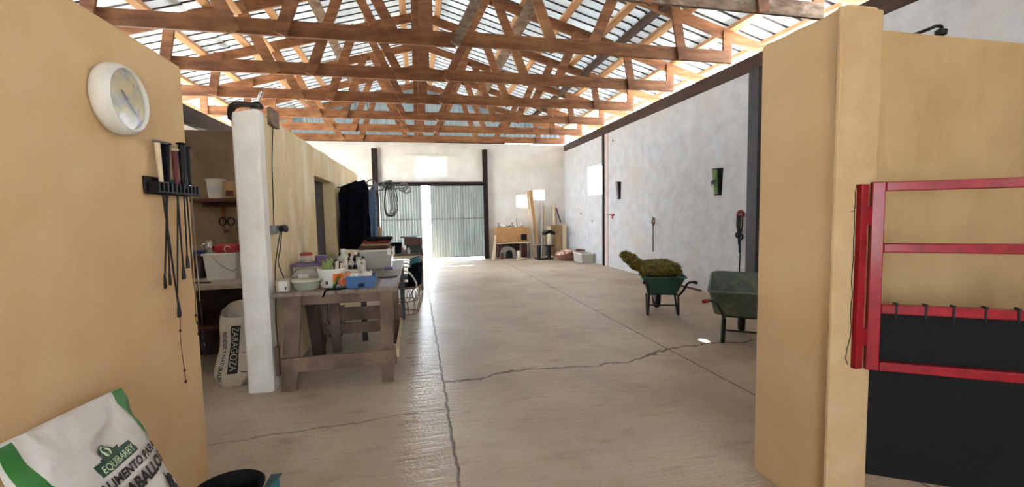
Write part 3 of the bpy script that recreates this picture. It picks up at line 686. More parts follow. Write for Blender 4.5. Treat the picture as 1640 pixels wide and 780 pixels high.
# =================================================================== WHEELBARROWS
def barrow(name, label, loc, yaw, tray_m, tube_m, dims, nose, grip_m, splay=.10, taper=.30, legr=.015):
    """local axes: +y towards the wheel, x across. dims: half width rear top, half width nose top, tray rear y, nose y, rim z"""
    t = thing(name, label, 'wheelbarrow', loc, yaw)
    wr, wn, yr, yn, zr = dims; zb = .31
    def ring(k, inset=0):               # k 0 bottom .. 1 top
        out = []
        Wr = (wr*(1-taper)+(wr*taper)*k)-inset; Wn = (wn*.62+(wn*.38)*k)-inset; Yr = yr+.10*(1-k)+inset; Yn = yn-.26*(1-k)-inset
        for (cx, cy, w_, a0) in ((1, 1, Wn, 0), (-1, 1, Wn, 90), (-1, -1, Wr, 180), (1, -1, Wr, 270)):
            rad = .10 if cy > 0 else .07
            yc = (Yn-rad) if cy > 0 else (Yr+rad)
            for q in range(7):
                a = R(a0+90*q/6); out.append(Vector((cx*(w_-rad)+rad*math.cos(a), yc+rad*math.sin(a), 0)))
        for p in out:
            f = (p.y-yr)/(yn-yr); ztop = zr+nose*max(0, f)**1.6; zbot = zb+.015*(1-f)+(.05*max(0, f-.6))
            p.z = zbot+(ztop-zbot)*k+inset*(k < .5)*1.0
        return out
    ks = [0, .04, .25, .5, .75, .96, 1]
    rings = [ring(k) for k in ks]
    top = ring(1); c = Vector((0, (yr+yn)/2, 0))
    lip = [p+(Vector((p.x, p.y-c.y, 0)).normalized()*.02) for p in top]; lip2 = [p+Vector((0, 0, -.014)) for p in lip]
    inner = [ring(k, .006) for k in reversed(ks)]
    mb = MB(); mb.loft(rings, cap=(True, False)); 
    mb.loft([rings[-1], lip2, lip, [p+Vector((0, 0, .004)) for p in inner[0]]], cap=(False, False)); mb.loft(inner, cap=(False, True))
    mb.build('tray', tray_m, t, smooth=True, local=True)
    # frame: two tubes from the wheel under the tray to the grips
    for s_ in (-1, 1):
        x = s_*.20
        pts = smooth_path([(s_*.055, yn-.14, .20), (x*.8, .25, .285), (x, .0, .292), (x*1.02, yr+.05, .31), (s_*(.235), yr-.06, .40), (s_*(.25+splay*.35), yr-.13, .50), (s_*(.27+splay*.7), yr-.20, .535), (s_*(.27+splay*1.3), yr-.30, .54)], 5)
        MB().tube(pts, .016, 10).build('frame_tube', tube_m, t, smooth=True, local=True)
        MB().tube([pts[-1]+(pts[-4]-pts[-1])*1.0, pts[-1], pts[-1]+(pts[-1]-pts[-2]).normalized()*.012], [.021, .022, .012], 10).build('grip', grip_m, t, smooth=True, local=True)
        lg = MB().tube(smooth_path([(x, .16, .285), (x*1.05, .05, .06), (x*1.06, .015, .018), (x*1.06, -.03, .02), (x*1.03, -.05, .12), (x, -.055, .29)], 4), legr, 10)
        lg.build('leg', tube_m, t, smooth=True, local=True)
    MB().tube([(-.205, -.045, .155), (.205, -.045, .155)], .011, 8).build('cross_bar', tube_m, t, local=True)
    MB().bar((-.2, .02, .30), (.2, .02, .30), .04, .015).bar((-.18, .25, .295), (.18, .25, .295), .04, .015).build('tray_bracket', tube_m, t, local=True)
    wy = yn-.20
    wl = MB().lathe([(.10, -.03), (.165, -.036), (.185, -.018), (.19, 0), (.185, .018), (.165, .036), (.10, .03), (.10, -.03)], (0, wy, .19), 32, 'x', cap=False).build('wheel', TYRE, t, smooth=True, local=True)
    MB().lathe([(.02, -.05), (.105, -.012), (.105, .012), (.02, .05)], (0, wy, .19), 24, 'x').build('hub', GREYM, wl, smooth=True, local=True)
    return t
barrow('wheelbarrow', 'green wheelbarrow heaped with dry grass standing near the white right wall', (3.41, 5.50, 0), R(-20), GREENT, DARKF, (.30, .27, -.14, .66, .565), .07, BLACK, .05)
barrow('wheelbarrow', 'empty dusty green wheelbarrow with red grip, partly hidden by the ochre pier', (3.50, 4.03, 0), R(-38), GREENT2, GREENF, (.36, .34, -.14, .78, .60), .11, REDP, .10, taper=.16, legr=.024)

# heap of dry grass
def hay():
    rnd = random.Random(5); mb = MB()
    M = Matrix.Translation((3.41, 5.50, 0)) @ Matrix.Rotation(R(-16), 4, 'Z')
    blobs = [((.0, -.02, .63), (.25, .13, .085)), ((.0, .16, .655), (.27, .2, .095)), ((-.05, .38, .66), (.24, .2, .10)), ((.15, .05, .65), (.12, .14, .10)), ((-.17, .02, .64), (.13, .13, .10)), ((-.30, .30, .70), (.11, .13, .09)), ((-.39, .34, .78), (.10, .11, .085)), ((-.46, .36, .83), (.07, .08, .065)), ((.1, .3, .68), (.16, .16, .09)), ((0, .2, .56), (.24, .3, .08))]
    for (c, r) in blobs:
        bm = bmesh.new(); bmesh.ops.create_icosphere(bm, subdivisions=3, radius=1)
        vs = []
        for v in bm.verts:
            d = 1+.22*noise.noise(v.co*2.2+Vector(c)*9)+.14*noise.noise(v.co*6+Vector(c)*5)
            vs.append(M @ Vector((c[0]+v.co.x*r[0]*d, c[1]+v.co.y*r[1]*d, c[2]+v.co.z*r[2]*d)))
        fs = [tuple(v.index for v in f.verts) for f in bm.faces]; mb.add(vs, fs, 1); bm.free()
    for k in range(9000):
        c, r = blobs[rnd.choice((0, 0, 1, 1, 2, 3, 4, 5, 6, 6, 7, 8))]
        th = rnd.uniform(0, 6.283); ph = math.acos(rnd.uniform(-.35, 1)); n_ = Vector((math.sin(ph)*math.cos(th), math.sin(ph)*math.sin(th), math.cos(ph)))
        p = Vector((c[0]+n_.x*r[0]*.98, c[1]+n_.y*r[1]*.98, c[2]+n_.z*r[2]*.98))
        if p.z < .585: continue
        d = (n_*rnd.uniform(.1, .6)+Vector((rnd.gauss(0, 1), rnd.gauss(0, 1), rnd.gauss(0, .5)))).normalized(); L_ = rnd.uniform(.015, .05)
        sd_ = d.cross(Vector((rnd.gauss(0, 1), rnd.gauss(0, 1), rnd.gauss(0, 1)))).normalized()*.0016
        q = p+d*L_; mdp = p+d*L_*.5+n_*.006
        mb.add([M @ (p-sd_), M @ (p+sd_), M @ (mdp+sd_), M @ q, M @ (mdp-sd_)], [(0, 1, 2, 4), (4, 2, 3)], 0 if rnd.random() < .55 else 1)
    o = mb.build('dry_grass_heap', [HAY, HAYD]); tag(o, 'heap of dry olive-brown grass piled in the green wheelbarrow', 'grass', kind='stuff')
hay()

# =================================================================== RIGHT WALL ITEMS
def vase(y, z0, z1, m, label, w_=.20):
    t = thing('wall_holder', label, 'wall holder', (RX, y, z0))
    rings = []
    for i in range(9):
        k = i/8; hw = (w_*.36+w_*.14*k); dp = .05+.05*k
        rings.append([Vector((RX-dp*math.sin(math.pi*q/10), y-hw*math.cos(math.pi*q/10), z0+(z1-z0)*k)) for q in range(11)])
    MB().loft(rings, cap=(True, True)).build('holder_body', BLACK, t, smooth=True)
    hw = w_*.40; k0 = z0+(z1-z0)*.04; k1 = z0+(z1-z0)*.96; rings = []
    for i in range(7):
        k = i/6; kk = .04+.92*k; hw = (w_*.36+w_*.14*kk)*.99; dp = .05+.05*kk
        rings.append([Vector((RX-(dp+.003)*math.sin(math.pi*q/10), y-(hw+.002)*math.cos(math.pi*q/10), z0+(z1-z0)*kk)) for q in range(3, 10)])
    MB().loft(rings, cap=(False, False), closed=False).build('front_picture', m, t, smooth=True)
    return t
t = vase(6.53, 1.74, 2.20, OLIVE, 'tall olive and black holder with an animal silhouette on the white right wall', .24)
MB().tube(arc((RX-.02, 6.53, 2.215), .03, 0, 2*math.pi, 14, (0, 1, 0), (0, 0, 1)), .006, 6).build('hanging_ring', LAMPW, t)
ani = [(-.07, 0), (-.07, .06), (-.03, .075), (.03, .075), (.045, .09), (.07, .08), (.06, .05), (.05, .03), (.05, -.045), (.035, -.045), (.03, .0), (-.03, 0), (-.035, -.045), (-.05, -.045), (-.05, 0)]
g = MB(); g.add([Vector((RX-.094-.004, 6.53-a*.8, 1.93+b)) for a, b in ani], [tuple(range(len(ani)))]); g.build('animal_silhouette', INK, t)
t = vase(10.24, 1.81, 2.25, mat('greyish_photo', '8A7C84', '6C5C68', .5, scale=12), 'small dark holder with a round pale picture near the thin column on right wall', .20)

t = thing('halter', 'grey chain halter hanging above the grass-filled wheelbarrow on the right wall', 'halter', (RX-.03, 8.55, .6))
rr = random.Random(9); MB().tube([(RX, 8.55, 1.34), (RX-.06, 8.55, 1.35), (RX-.065, 8.55, 1.37)], .008, 6).build('peg', BLACK, t)
mb = MB()
for k in range(5): mb.tube(arc((RX-.045+.006*k, 8.55+rr.uniform(-.03, .03), 1.27+rr.uniform(-.02, .02)), .055+.012*rr.random(), 0, 2*math.pi, 14, (.15, 1, 0), (0, 0, 1)), .007, 6)
mb.build('coil', WEATH, t)
mb = MB(); z = 1.22
while z > .62: mb.tube(arc((RX-.03, 8.57+.004*math.sin(z*30), z), .012, 0, 2*math.pi, 8, (0, 1, 0) if int(z*40) % 2 else (1, .0, 0), (0, 0, 1.5)), .0045, 5); z -= .026
mb.build('chain', CABLE, t)
t = thing('rope_halter', 'dark rope halter with red loops hanging above the empty wheelbarrow', 'halter', (RX-.03, 5.95, .4))
mb = MB()
for k in range(4): mb.tube(arc((RX-.05+.012*k, 5.95+.01*k, 1.40), .06+.006*k, R(-20), R(200), 12, (0, 1, 0), (0, 0, 1)), .010, 6)
mb.build('red_loops', REDP, t)
mb = MB()
for k, (dy, ze) in enumerate(((-.05, 1.12), (.0, .98), (.03, .80), (.05, 1.05), (.07, .92))):
    mb.tube(smooth_path([(RX-.05, 5.95+dy*.8, 1.40), (RX-.045, 5.95+dy, 1.25), (RX-.05, 5.95+dy*.5, 1.1), (RX-.04, 5.95+dy*.4, ze)], 4), .009, 6)
for k in range(6): mb.tube(arc((RX-.055, 5.95+rr.uniform(-.04, .05), 1.09+rr.uniform(-.06, .06)), .045, 0, 2*math.pi, 12, (rr.uniform(-.3, .3), 1, 0), (0, 0, 1)), .009, 6)
mb.build('knotted_straps', CABLE, t)
MB().tube(smooth_path([(RX-.04, 5.96, 1.1), (RX-.035, 5.95, .8), (RX-.035, 5.955, .5), (RX-.03, 5.95, .35)], 4), .009, 6).build('lead_rope', NAVY, t)
MB().tube([(RX, 5.95, 1.455), (RX-.08, 5.95, 1.46)], .01, 6).build('peg', BLACK, t)
t = thing('red_tap_handle', 'small red handle on a rod fixed to the right wall beside the thin column', 'handle', (RX-.03, 10.65, 1.38))
MB().tube([(RX-.02, 10.98, 1.415), (RX-.02, 10.62, 1.42)], .010, 6).build('rod', GREYM, t)
MB().box((RX-.06, 10.5, 1.39), (RX-.01, 10.66, 1.43)).bar((RX-.04, 10.58, 1.40), (RX-.04, 10.56, 1.30), .03, .03).build('lever', REDP, t, bevel=.006)
for (y, z, lb) in ((12.9, 1.45, 'small dark bolt low on the right wall left of the thin column'), (12.0, 1.23, 'dark bolt plate below the barred window on the right wall'), (10.6, 3.35, 'small bolt high on the right wall beside the thin column')):
    tag(MB().lathe([(.03, -.012), (.035, 0)], (RX, y, z), 10, 'x').build('wall_bolt', GREYM), lb, 'bolt')
# fluorescent lamp over the far window
t = thing('strip_lamp', 'long white strip lamp above the bright window on the far wall', 'lamp', (.5, 14.38, 3.37))
MB().box((-.44, 14.33, 3.37), (1.44, 14.399, 3.43)).build('housing', LAMPW, t, bevel=.008)
MB().tube([(-.40, 14.345, 3.352), (1.40, 14.345, 3.352)], .016, 10).build('tube', WPLA, t, smooth=True)

# =================================================================== TACK ROOM
t = thing('worktop_counter', 'pale stone worktop on dark legs inside the tack room', 'worktop', (-2.3, 4.95, 0))
MB().box((-4.0, 4.5, .84), (-1.48, 5.39, .88)).build('top', WORKT, t, bevel=.005)
MB().box((-2.3, 4.55, 0), (-2.22, 4.63, .84)).build('leg', BROWNB, t); MB().box((-1.9, 5.2, 0), (-1.82, 5.28, .84)).build('leg', BROWNB, t)
MB().box((-4, 5.3, .0), (-1.5, 5.385, .84)).build('back_panel', DARKBEAM, t)
MB().box((-2.4, 4.7, .42), (-1.5, 5.3, .45)).build('shelf', BROWNB, t)
t = thing('wall_shelf', 'reddish-brown wooden shelf on the tack room wall', 'shelf', (-2.0, 5.2, 1.62))
MB().box((-2.35, 5.12, 1.68), (-1.48, 5.4, 1.715)).build('board', BROWNB, t, bevel=.004); MB().bar((-2.28, 5.38, 1.655), (-1.48, 5.38, 1.655), .04, .05).build('batten', BROWNB, t)
t = thing('white_tub', 'white plastic tub on the left of the tack room shelf', 'tub', (-2.08, 5.22, 1.716))
MB().lathe([(.075, 0), (.09, .19)], (-2.08, 5.22, 1.716), 20).build('tub_body', WPLA, t, smooth=True)
MB().lathe([(.096, 0), (.098, .02), (.09, .024)], (-2.08, 5.22, 1.90), 20).build('lid', WPLA, t)
MB().box((-2.13, 5.135, 1.78), (-2.03, 5.142, 1.85)).build('paper_label', PAPER, t)
t = thing('cardboard_packet', 'tan printed packet beside the white tub on the shelf', 'packet', (-1.91, 5.2, 1.716))
MB().box((-1.99, 5.16, 1.716), (-1.875, 5.23, 1.90)).build('packet_body', mat('kraft_paper', 'B4926A', 'A2825C', .7), t, bevel=.006); MB().box((-1.97, 5.155, 1.74), (-1.895, 5.161, 1.80)).build('packet_label', BROWNB, t)
t = thing('scissors', 'black-handled scissors hanging under the tack room shelf', 'scissors', (-2.03, 5.3, 1.40))
mb = MB()
for s_ in (-1, 1): mb.tube(arc((-2.03+s_*.04, 5.3, 1.47), .034, 0, 2*math.pi, 16, (1, 0, 0), (0, 0, 1.2)), .007, 6)
mb.build('handles', BLACK, t); MB().bar((-2.05, 5.3, 1.44), (-2.02, 5.3, 1.33), .012, .004, (0, 1, 0)).bar((-2.01, 5.3, 1.44), (-2.04, 5.3, 1.33), .012, .004, (0, 1, 0)).build('blades', CHROME, t)
MB().bar((-2.10, 5.385, 1.66), (-2.08, 5.385, 1.34), .035, .02, (0, 1, 0)).build('hanging_board', WOOD, t)
t = thing('storage_bucket', 'large cream square bucket with a wire handle on the worktop', 'bucket', (-1.97, 5.05, .88))
def sqbucket(t, c, w0, w1, h, m, name='bucket_body'):
    rings = []
    for k in range(5):
        q = k/4; w_ = w0+(w1-w0)*q; r = .03; pts = []
        for sx, sy, a0 in ((1, 1, 0), (-1, 1, 90), (-1, -1, 180), (1, -1, 270)):
            for a in range(5): pts.append(Vector((c[0]+sx*(w_-r)+r*math.cos(R(a0+a*22.5)), c[1]+sy*(w_*.8-r)+r*math.sin(R(a0+a*22.5)), c[2]+h*q)))
        rings.append(pts)
    MB().loft(rings).build(name, m, t, smooth=True)
sqbucket(t, (-1.97, 5.02, .88), .135, .155, .26, WPLA)
MB().box((-2.13, 4.885, 1.13), (-1.81, 5.155, 1.15)).build('rim', WPLA, t, bevel=.006)
MB().tube(smooth_path([(-2.02, 4.87, 1.12), (-1.93, 4.865, 1.02), (-1.84, 4.87, .97), (-1.81, 4.9, 1.0)], 4), .004, 6).build('wire_handle', CHROME, t)
t = thing('red_bowl', 'red plastic caddy with silver tools on top of the cream bucket', 'caddy', (-1.93, 5.02, 1.151))
MB().box((-2.03, 4.93, 1.151), (-1.80, 5.11, 1.24)).build('caddy_body', REDP, t, bevel=.02)
MB().tube(arc((-1.90, 4.93, 1.19), .03, R(20), R(250), 10, (1, 0, 0), (0, 0, 1)), .006, 6).build('white_swirl', WPLA, t)
t = thing('metal_jug', 'small shiny metal jug beside the red caddy in the tack room', 'jug', (-2.08, 5.0, 1.151))
MB().lathe([(.03, 0), (.05, .03), (.05, .08), (.035, .11), (.04, .13)], (-2.08, 5.0, 1.151), 20).build('jug_body', CHROME, t, smooth=True)
MB().tube(arc((-2.13, 5.0, 1.22), .03, R(60), R(300), 8, (1, 0, 0), (0, 0, 1)), .005, 6).build('handle', CHROME, t)
tag(MB().bar((-2.5, 4.75, .895), (-1.95, 4.62, .895), .03, .012).build('flat_stick', DARKBEAM), 'dark flat stick lying on the tack room worktop', 'stick')
tag(MB().box((-2.45, 5.1, .881), (-2.2, 5.3, 1.13)).build('dark_crate', DARKBEAM, bevel=.01), 'dark brown crate at the back left of the worktop', 'crate')
tag(MB().loft([[Vector((-2.33+.14*math.cos(a*.785)*(1-.3*k), 5.2+.08*math.sin(a*.785)*(1-.3*k), 1.131+.035*k)) for a in range(8)] for k in range(2)]).build('blue_cloth', mat('blue_cloth', '2C4C84', '223E70', .9)), 'crumpled blue cloth on the dark crate in the tack room', 'cloth')
# beams over the tack room
tag(MB().bar((-2.30, 4.2, 2.58), (-2.30, 10.2, 2.58), .10, .17).build('roof_beam', DARKBEAM, bevel=.006), 'dark rough beam resting over the tack room walls', 'beam')
tag(MB().bar((-2.55, 4.2, 2.50), (-2.55, 5.42, 2.50), .14, .05).build('roof_beam', WEATH, bevel=.004), 'grey plank below the dark beam over the tack room', 'beam')
# open white sack on the floor
def white_sack():
    t = thing('woven_sack', 'open white woven sack with dark lettering standing behind the whitewashed wall end', 'sack', (-1.66, 4.30, 0))
    c = Vector((-1.66, 4.32, 0)); rings = []; n = 56
    def P(a, z, inset=0):
        k = z/.74; sh = .085*(z/.7)-.01
        rx = (.165+.012*math.sin(k*9)-.02*k-.05*max(0, .12-k)/.12)-inset; ry = .13+.01*math.sin(k*7+1)-inset
        w_ = 1+.10*noise.noise(Vector((math.cos(a)*2, math.sin(a)*2, z*5)))+.05*abs(noise.noise(Vector((math.cos(a)*5, math.sin(a)*5+z*6, z*9))))
        ca, sa = math.cos(a), math.sin(a)
        sq = lambda v: math.copysign(abs(v)**.75, v)
        return Vector((c.x+sh+rx*sq(ca)*w_, c.y+.02+ry*sq(sa)*w_, z+(.075*math.sin(a)*max(0, k-.7)/.3)))
    zs = [0.002+.68*i/30 for i in range(31)]
    for z in zs: rings.append([P(2*math.pi*i/n, z) for i in range(n)])
    for z in (.67, .60, .52): rings.append([P(2*math.pi*i/n, z, .008) for i in range(n)])
    MB().loft(rings).build('sack_body', SACK2, t, smooth=True)
    def tx(body, size, fit, a0, z0, ang, bold, off=-.004, m=INK, nm='lettering'):
        vs, fs = text_mesh(body, size, bold, fit=fit); g = MB(); o = []
        for x, y in vs:
            # run the text downwards along the sack
            s_ = -x*math.cos(ang)+y*math.sin(ang); tt = x*math.sin(ang)+y*math.cos(ang)
            a = a0+tt/.15; o.append(P(a, z0+s_, off))
        g.add(o, fs); g.build(nm, m, t)
    tx('PIENSOS Y NATURALES', .045, .44, R(241), .50, .0, .001)
    # boxed sidewise word
    g = MB(); o = [P(R(264)+q*.009/.15, .57-.45*j/40, -.004) for j in range(41) for q in range(6)]
    g.add(o, [(6*j+q, 6*j+q+1, 6*j+q+7, 6*j+q+6) for j in range(40) for q in range(5)]); g.build('boxed_strip', INK, t)
    tx('ZARAGOZA', .040, .40, R(267), .545, 0, .0, -.0075, SACK2, 'strip_lettering')
    g = MB().tube([P(R(290)+i*.1, .30+.0*i, -.003) for i in range(6)], .003, 5).tube([P(R(290)+i*.1, .13, -.003) for i in range(6)], .004, 5); g.build('dark_lines', INK, t)
white_sack()

# wall-end hardware and cables
t = thing('chrome_pipe', 'chrome pipe on a black bent bracket on top of the whitewashed wall end', 'pipe', (-1.27, 4.06, 2.41))
MB().tube([(-1.285, 4.07, 2.44), (-1.235, 4.07, 2.56)], .016, 12).build('pipe', CHROME, t, smooth=True)
mb = MB(); pts = smooth_path([(-1.475, 4.03, 2.31), (-1.47, 4.03, 2.38), (-1.44, 4.03, 2.42), (-1.38, 4.03, 2.435), (-1.24, 4.03, 2.42)], 5)
mb.loft([[p+Vector((0, -.045, 0)), p+Vector((0, .07, 0)), p+Vector((0, .07, .022)), p+Vector((0, -.045, .022))] for p in pts]); mb.build('bent_strap', mat('black_maroon_rubber', '1E1214', '2C1416', .5), t)
MB().lathe([(.05, 0), (.045, .02), (.02, .05)], (-1.27, 4.05, 2.42), 14).build('base', BLACK, t, smooth=True)
tag(MB().box((-1.25, 4.22, 2.32), (-1.215, 4.45, 2.475)).build('wooden_block', WEATH, bevel=.006), 'small weathered wooden block fixed high on the cream partition wall', 'block')
t = thing('power_socket', 'grey power socket with a black plug on the cream partition wall', 'socket', (-1.25, 4.20, 1.35))
MB().box((-1.25, 4.12, 1.355), (-1.215, 4.26, 1.435)).build('socket_box', GREYM, t, bevel=.006)
MB().tube([(-1.20, 4.26, 1.40), (-1.19, 4.34, 1.405), (-1.20, 4.42, 1.38)], [.028, .034, .02], 10).build('plug', BLACK, t, smooth=True)
tag(MB().tube(smooth_path([(-1.24, 4.34, 2.33), (-1.244, 4.27, 2.0), (-1.243, 4.24, 1.7), (-1.24, 4.2, 1.43)], 6), .004, 6).build('wall_cable', CABLE), 'thin black cable running from the wooden block down to the socket', 'cable')
tag(MB().tube(smooth_path([(-1.215, 4.30, 1.38), (-1.23, 4.22, 1.2), (-1.235, 4.16, 1.05), (-1.232, 4.13, .86), (-1.235, 4.1, .6), (-1.22, 4.06, .38)], 6), .0045, 6).build('hanging_cable', CABLE), 'black cable hanging from the plug behind the left edge of the workbench', 'cable')
tag(MB().tube(smooth_path([(-1.215, 4.34, 1.38), (-1.225, 4.3, 1.22), (-1.225, 4.22, 1.1), (-1.22, 4.33, .95), (-1.20, 4.36, .885)], 6), .0045, 6).build('hanging_cable', CABLE), 'black cable looping from the plug to the clutter on the workbench', 'cable')

# =================================================================== WORKBENCH AND CLUTTER
TZ = .86
t = thing('workbench', 'rough grey-brown wooden workbench cluttered with bottles beside the cream partition', 'table', (-.70, 4.6, 0))
mb = MB()
for i in range(6):
    x0 = -1.22+i*.172; mb.box((x0, 3.95+.01*(i % 2), TZ-.035), (x0+.169, 5.30, TZ))
mb.build('table_top', TABTOP, t, bevel=.004)
def leg(x0, x1, y, xb0=None, xb1=None, dp=.05):
    xb0 = x0 if xb0 is None else xb0; xb1 = x1 if xb1 is None else xb1
    mb = MB(); z1 = TZ-.036
    mb.add([(xb0, y, 0), (xb1, y, 0), (xb1, y+dp, 0), (xb0, y+dp, 0), (x0, y, z1), (x1, y, z1), (x1, y+dp, z1), (x0, y+dp, z1)], [(0, 3, 2, 1), (4, 5, 6, 7), (0, 1, 5, 4), (1, 2, 6, 5), (2, 3, 7, 6), (3, 0, 4, 7)])
    return mb.build('leg', TAB, t, bevel=.004)
leg(-1.12, -.985, 3.96, -1.185, -1.06); leg(-.345, -.225, 3.96, -.35, -.25); leg(-1.10, -.98, 5.15, -1.17, -1.06); leg(-.36, -.24, 5.15, -.35, -.23)
MB().box((-1.17, 3.925, .175), (-.215, 3.958, .30)).build('stretcher', TAB, t, bevel=.005)
MB().box((-1.17, 5.205, .30), (-.20, 5.235, .45)).build('stretcher', TAB, t, bevel=.005); MB().box((-1.15, 5.115, .17), (-.24, 5.147, .29)).build('stretcher', TAB, t, bevel=.005)
MB().box((-1.12, 4.012, .735), (-.22, 4.04, .823)).build('apron', TAB, t, bevel=.004)
MB().box((-.25, 4.05, .70), (-.22, 5.14, .823)).build('apron', TAB, t, bevel=.004); MB().box((-.225, 4.02, .20), (-.20, 5.2, .29)).build('stretcher', BEIGE, t, bevel=.003)
MB().box((-1.15, 4.05, .70), (-1.12, 5.14, .823)).build('apron', TAB, t, bevel=.004)
MB().bar((-1.20, 3.97, .40), (-1.20, 3.97, .15), .03, .05, (0, 1, 0)).build('wedge', TAB, t)
t = thing('metal_table', 'second bench with dark steel legs and a bluish pale top behind the workbench', 'table', (-.7, 5.85, 0))
MB().box((-1.22, 5.32, TZ-.03), (-.19, 6.4, TZ-.002)).build('table_top', mat('bluish_laminate', 'A6A9B0', '8E9098', .35, scale=6, stretch=(6, 1, 6)), t, bevel=.003)
for x, y in ((-.68, 5.36), (-.26, 6.3), (-1.15, 6.3), (-1.15, 5.36)): MB().box((x, y, 0), (x+.06, y+.06, TZ-.03)).build('leg', STEELGR, t, bevel=.003)
MB().box((-.62, 5.34, .57), (-.27, 6.2, .82)).build('drawer_unit', STEELGR, t, bevel=.008)
MB().box((-1.1, 5.6, .02), (-.95, 5.9, .35)).build('foot_block', BROWNB, t)
tag(MB().bar((-1.04, 4.80, .0), (-1.10, 4.80, .62), .11, .10, (0, 1, 0)).build('timber_block', DARKBEAM, bevel=.006), 'dark timber block leaning in shade under the workbench', 'block')
tag(MB().bar((-.90, 5.0, 0), (-.93, 5.0, .82), .09, .03, (0, 1, 0)).build('plank', TAB), 'grey plank standing upright beneath the workbench', 'plank')

def bottle(x, y, h, r, m, capm, label, kind='bottle', z=TZ, group='bottles crowded on the workbench', neck=.35):
    t = thing(kind, label, kind, (x, y, z), 0, group)
    MB().lathe([(r*.9, 0), (r, .006), (r, h*.66), (r*.85, h*.74), (r*neck, h*.82), (r*neck, h*.87)], (x, y, z), 20).build('bottle_body', m, t, smooth=True)
    MB().lathe([(r*neck*1.25, h*.865), (r*neck*1.25, h*.99), (r*neck, h)], (x, y, z), 14).build('cap', capm, t, smooth=True)
    return t
bottle(-.79, 4.95, .29, .045, WPLA, WPLA, 'tallest white bottle with a dark spot at the bottle group', neck=.5)
bottle(-.745, 4.72, .22, .035, WPLA, WPLA, 'slim white bottle in front of the tallest white bottle')
bottle(-.69, 5.10, .24, .024, BLACK, WPLA, 'thin black bottle with a white nozzle behind the blue tray')
bottle(-.715, 4.98, .20, .03, WPLB, WPLA, 'cream bottle between the black bottle and tall white bottle')
bottle(-.655, 5.16, .23, .022, BLACK, BLACK, 'thin all-black bottle left of the large storage box')
bottle(-.63, 4.92, .20, .036, WPLA, WPLB, 'white bottle with an angular shoulder near the storage box', neck=.6)
bottle(-.575, 4.72, .16, .022, WPLA, GREYM, 'small pale spray bottle with a grey top behind the blue tray')
bottle(-.66, 4.58, .10, .06, WPLB, WPLA, 'squat cream jar behind the blue tray', 'jar', neck=.9)
bottle(-.83, 4.78, .20, .03, WPLB, GREYM, 'cream bottle rising behind the orange-labelled bucket')
bottle(-.88, 4.72, .19, .024, LEAF, WPLB, 'pale green bottle behind the orange-labelled bucket')
bottle(-.80, 5.12, .26, .026, mat('mauve', '8A6E74', '76606A', .5), BLACK, 'mauve bottle at the back beside the tallest white bottle')
for (x, y, h, r, m, cm, lb, kd) in ((-.84, 5.05, .24, .03, WPLA, BLACK, 'white bottle with a black cap left of the tallest white one', 'bottle'), (-.76, 5.2, .22, .03, BLACK, BLACK, 'dark bottle hidden behind the tallest white bottle', 'bottle'),
        (-.60, 5.08, .19, .026, WPLA, BLACK, 'white bottle with a black nozzle beside the storage box', 'bottle'), (-.70, 4.78, .15, .026, GREENF, WPLA, 'dark green bottle with a white cap behind the blue tray', 'bottle'),
        (-.57, 4.50, .09, .045, WPLA, WPLA, 'low white jar directly behind the blue tray', 'jar'), (-.92, 5.0, .22, .028, WPLB, LEAF, 'cream bottle with a green cap behind the purple lid', 'bottle'),
        (-.86, 4.55, .19, .024, BROWNB, WPLB, 'brown bottle just behind the white bucket', 'bottle'), (-.74, 4.45, .17, .028, WPLB, BROWNB, 'cream bottle with a brown cap right behind the white bucket', 'bottle'),
        (-.64, 4.72, .17, .022, NAVY, BLUE, 'navy bottle with a blue cap behind the blue tray', 'bottle')):
    bottle(x, y, h, r, m, cm, lb, kd)
# small boxed thing at the left corner
t = thing('carton', 'small white carton with a label at the left corner of the workbench', 'carton', (-1.145, 4.06, TZ))
MB().box((-1.20, 4.02, TZ), (-1.09, 4.13, TZ+.105)).build('carton_body', mat('grubby_card', 'C0B4A0', 'A89A86', .8, scale=20), t, bevel=.008)
MB().box((-1.175, 4.014, TZ+.01), (-1.105, 4.0195, TZ+.09)).build('paper_label', WPLA, t)
MB().box((-1.125, 4.010, TZ+.02), (-1.115, 4.0145, TZ+.045)).build('dark_print', INK, t)
# oval glass container
t = thing('lidded_container', 'clear oval food container with a lid beside the white carton', 'container', (-.978, 4.10, TZ))
MB().lathe([(.09, 0), (.10, .01), (.12, .075)], (-.978, 4.10, TZ), 32, sy=.7).build('bowl', CLEARG, t, smooth=True)
MB().lathe([(.122, 0), (.125, .01), (.12, .018), (.05, .022)], (-.978, 4.10, TZ+.075), 32, sy=.7).build('lid', mat('milky_lid', 'C2BCA6', 'B4AE98', .4), t, smooth=True)
MB().lathe([(.08, 0), (.09, .008), (.10, .05)], (-.978, 4.10, TZ+.004), 24, sy=.66).build('contents', mat('grain', 'A8A88C', '8A8C70', .9, scale=60), t)
t = thing('plastic_bag_bundle', 'clear bag bundle with a white label behind the oval container', 'bag', (-1.05, 4.42, TZ))
rb = []
for i in range(9):
    k = i/8; rb.append([Vector((-1.05+(.13*math.sin(math.pi*(.12+.8*k))**.6)*math.cos(a*math.pi/10)*(1+.15*noise.noise(Vector((a, i*.7, 0)))), 4.42+(.1*math.sin(math.pi*(.12+.8*k))**.6)*math.sin(a*math.pi/10), TZ+.15*k)) for a in range(20)])
MB().loft(rb).build('bag_body', CLEARP, t, smooth=True); MB().box((-1.09, 4.305, TZ+.05), (-1.0, 4.312, TZ+.11)).build('paper_label', WPLA, t)
t = thing('storage_tub', 'cloudy tub with a purple lid against the cream partition', 'tub', (-1.08, 4.75, TZ))
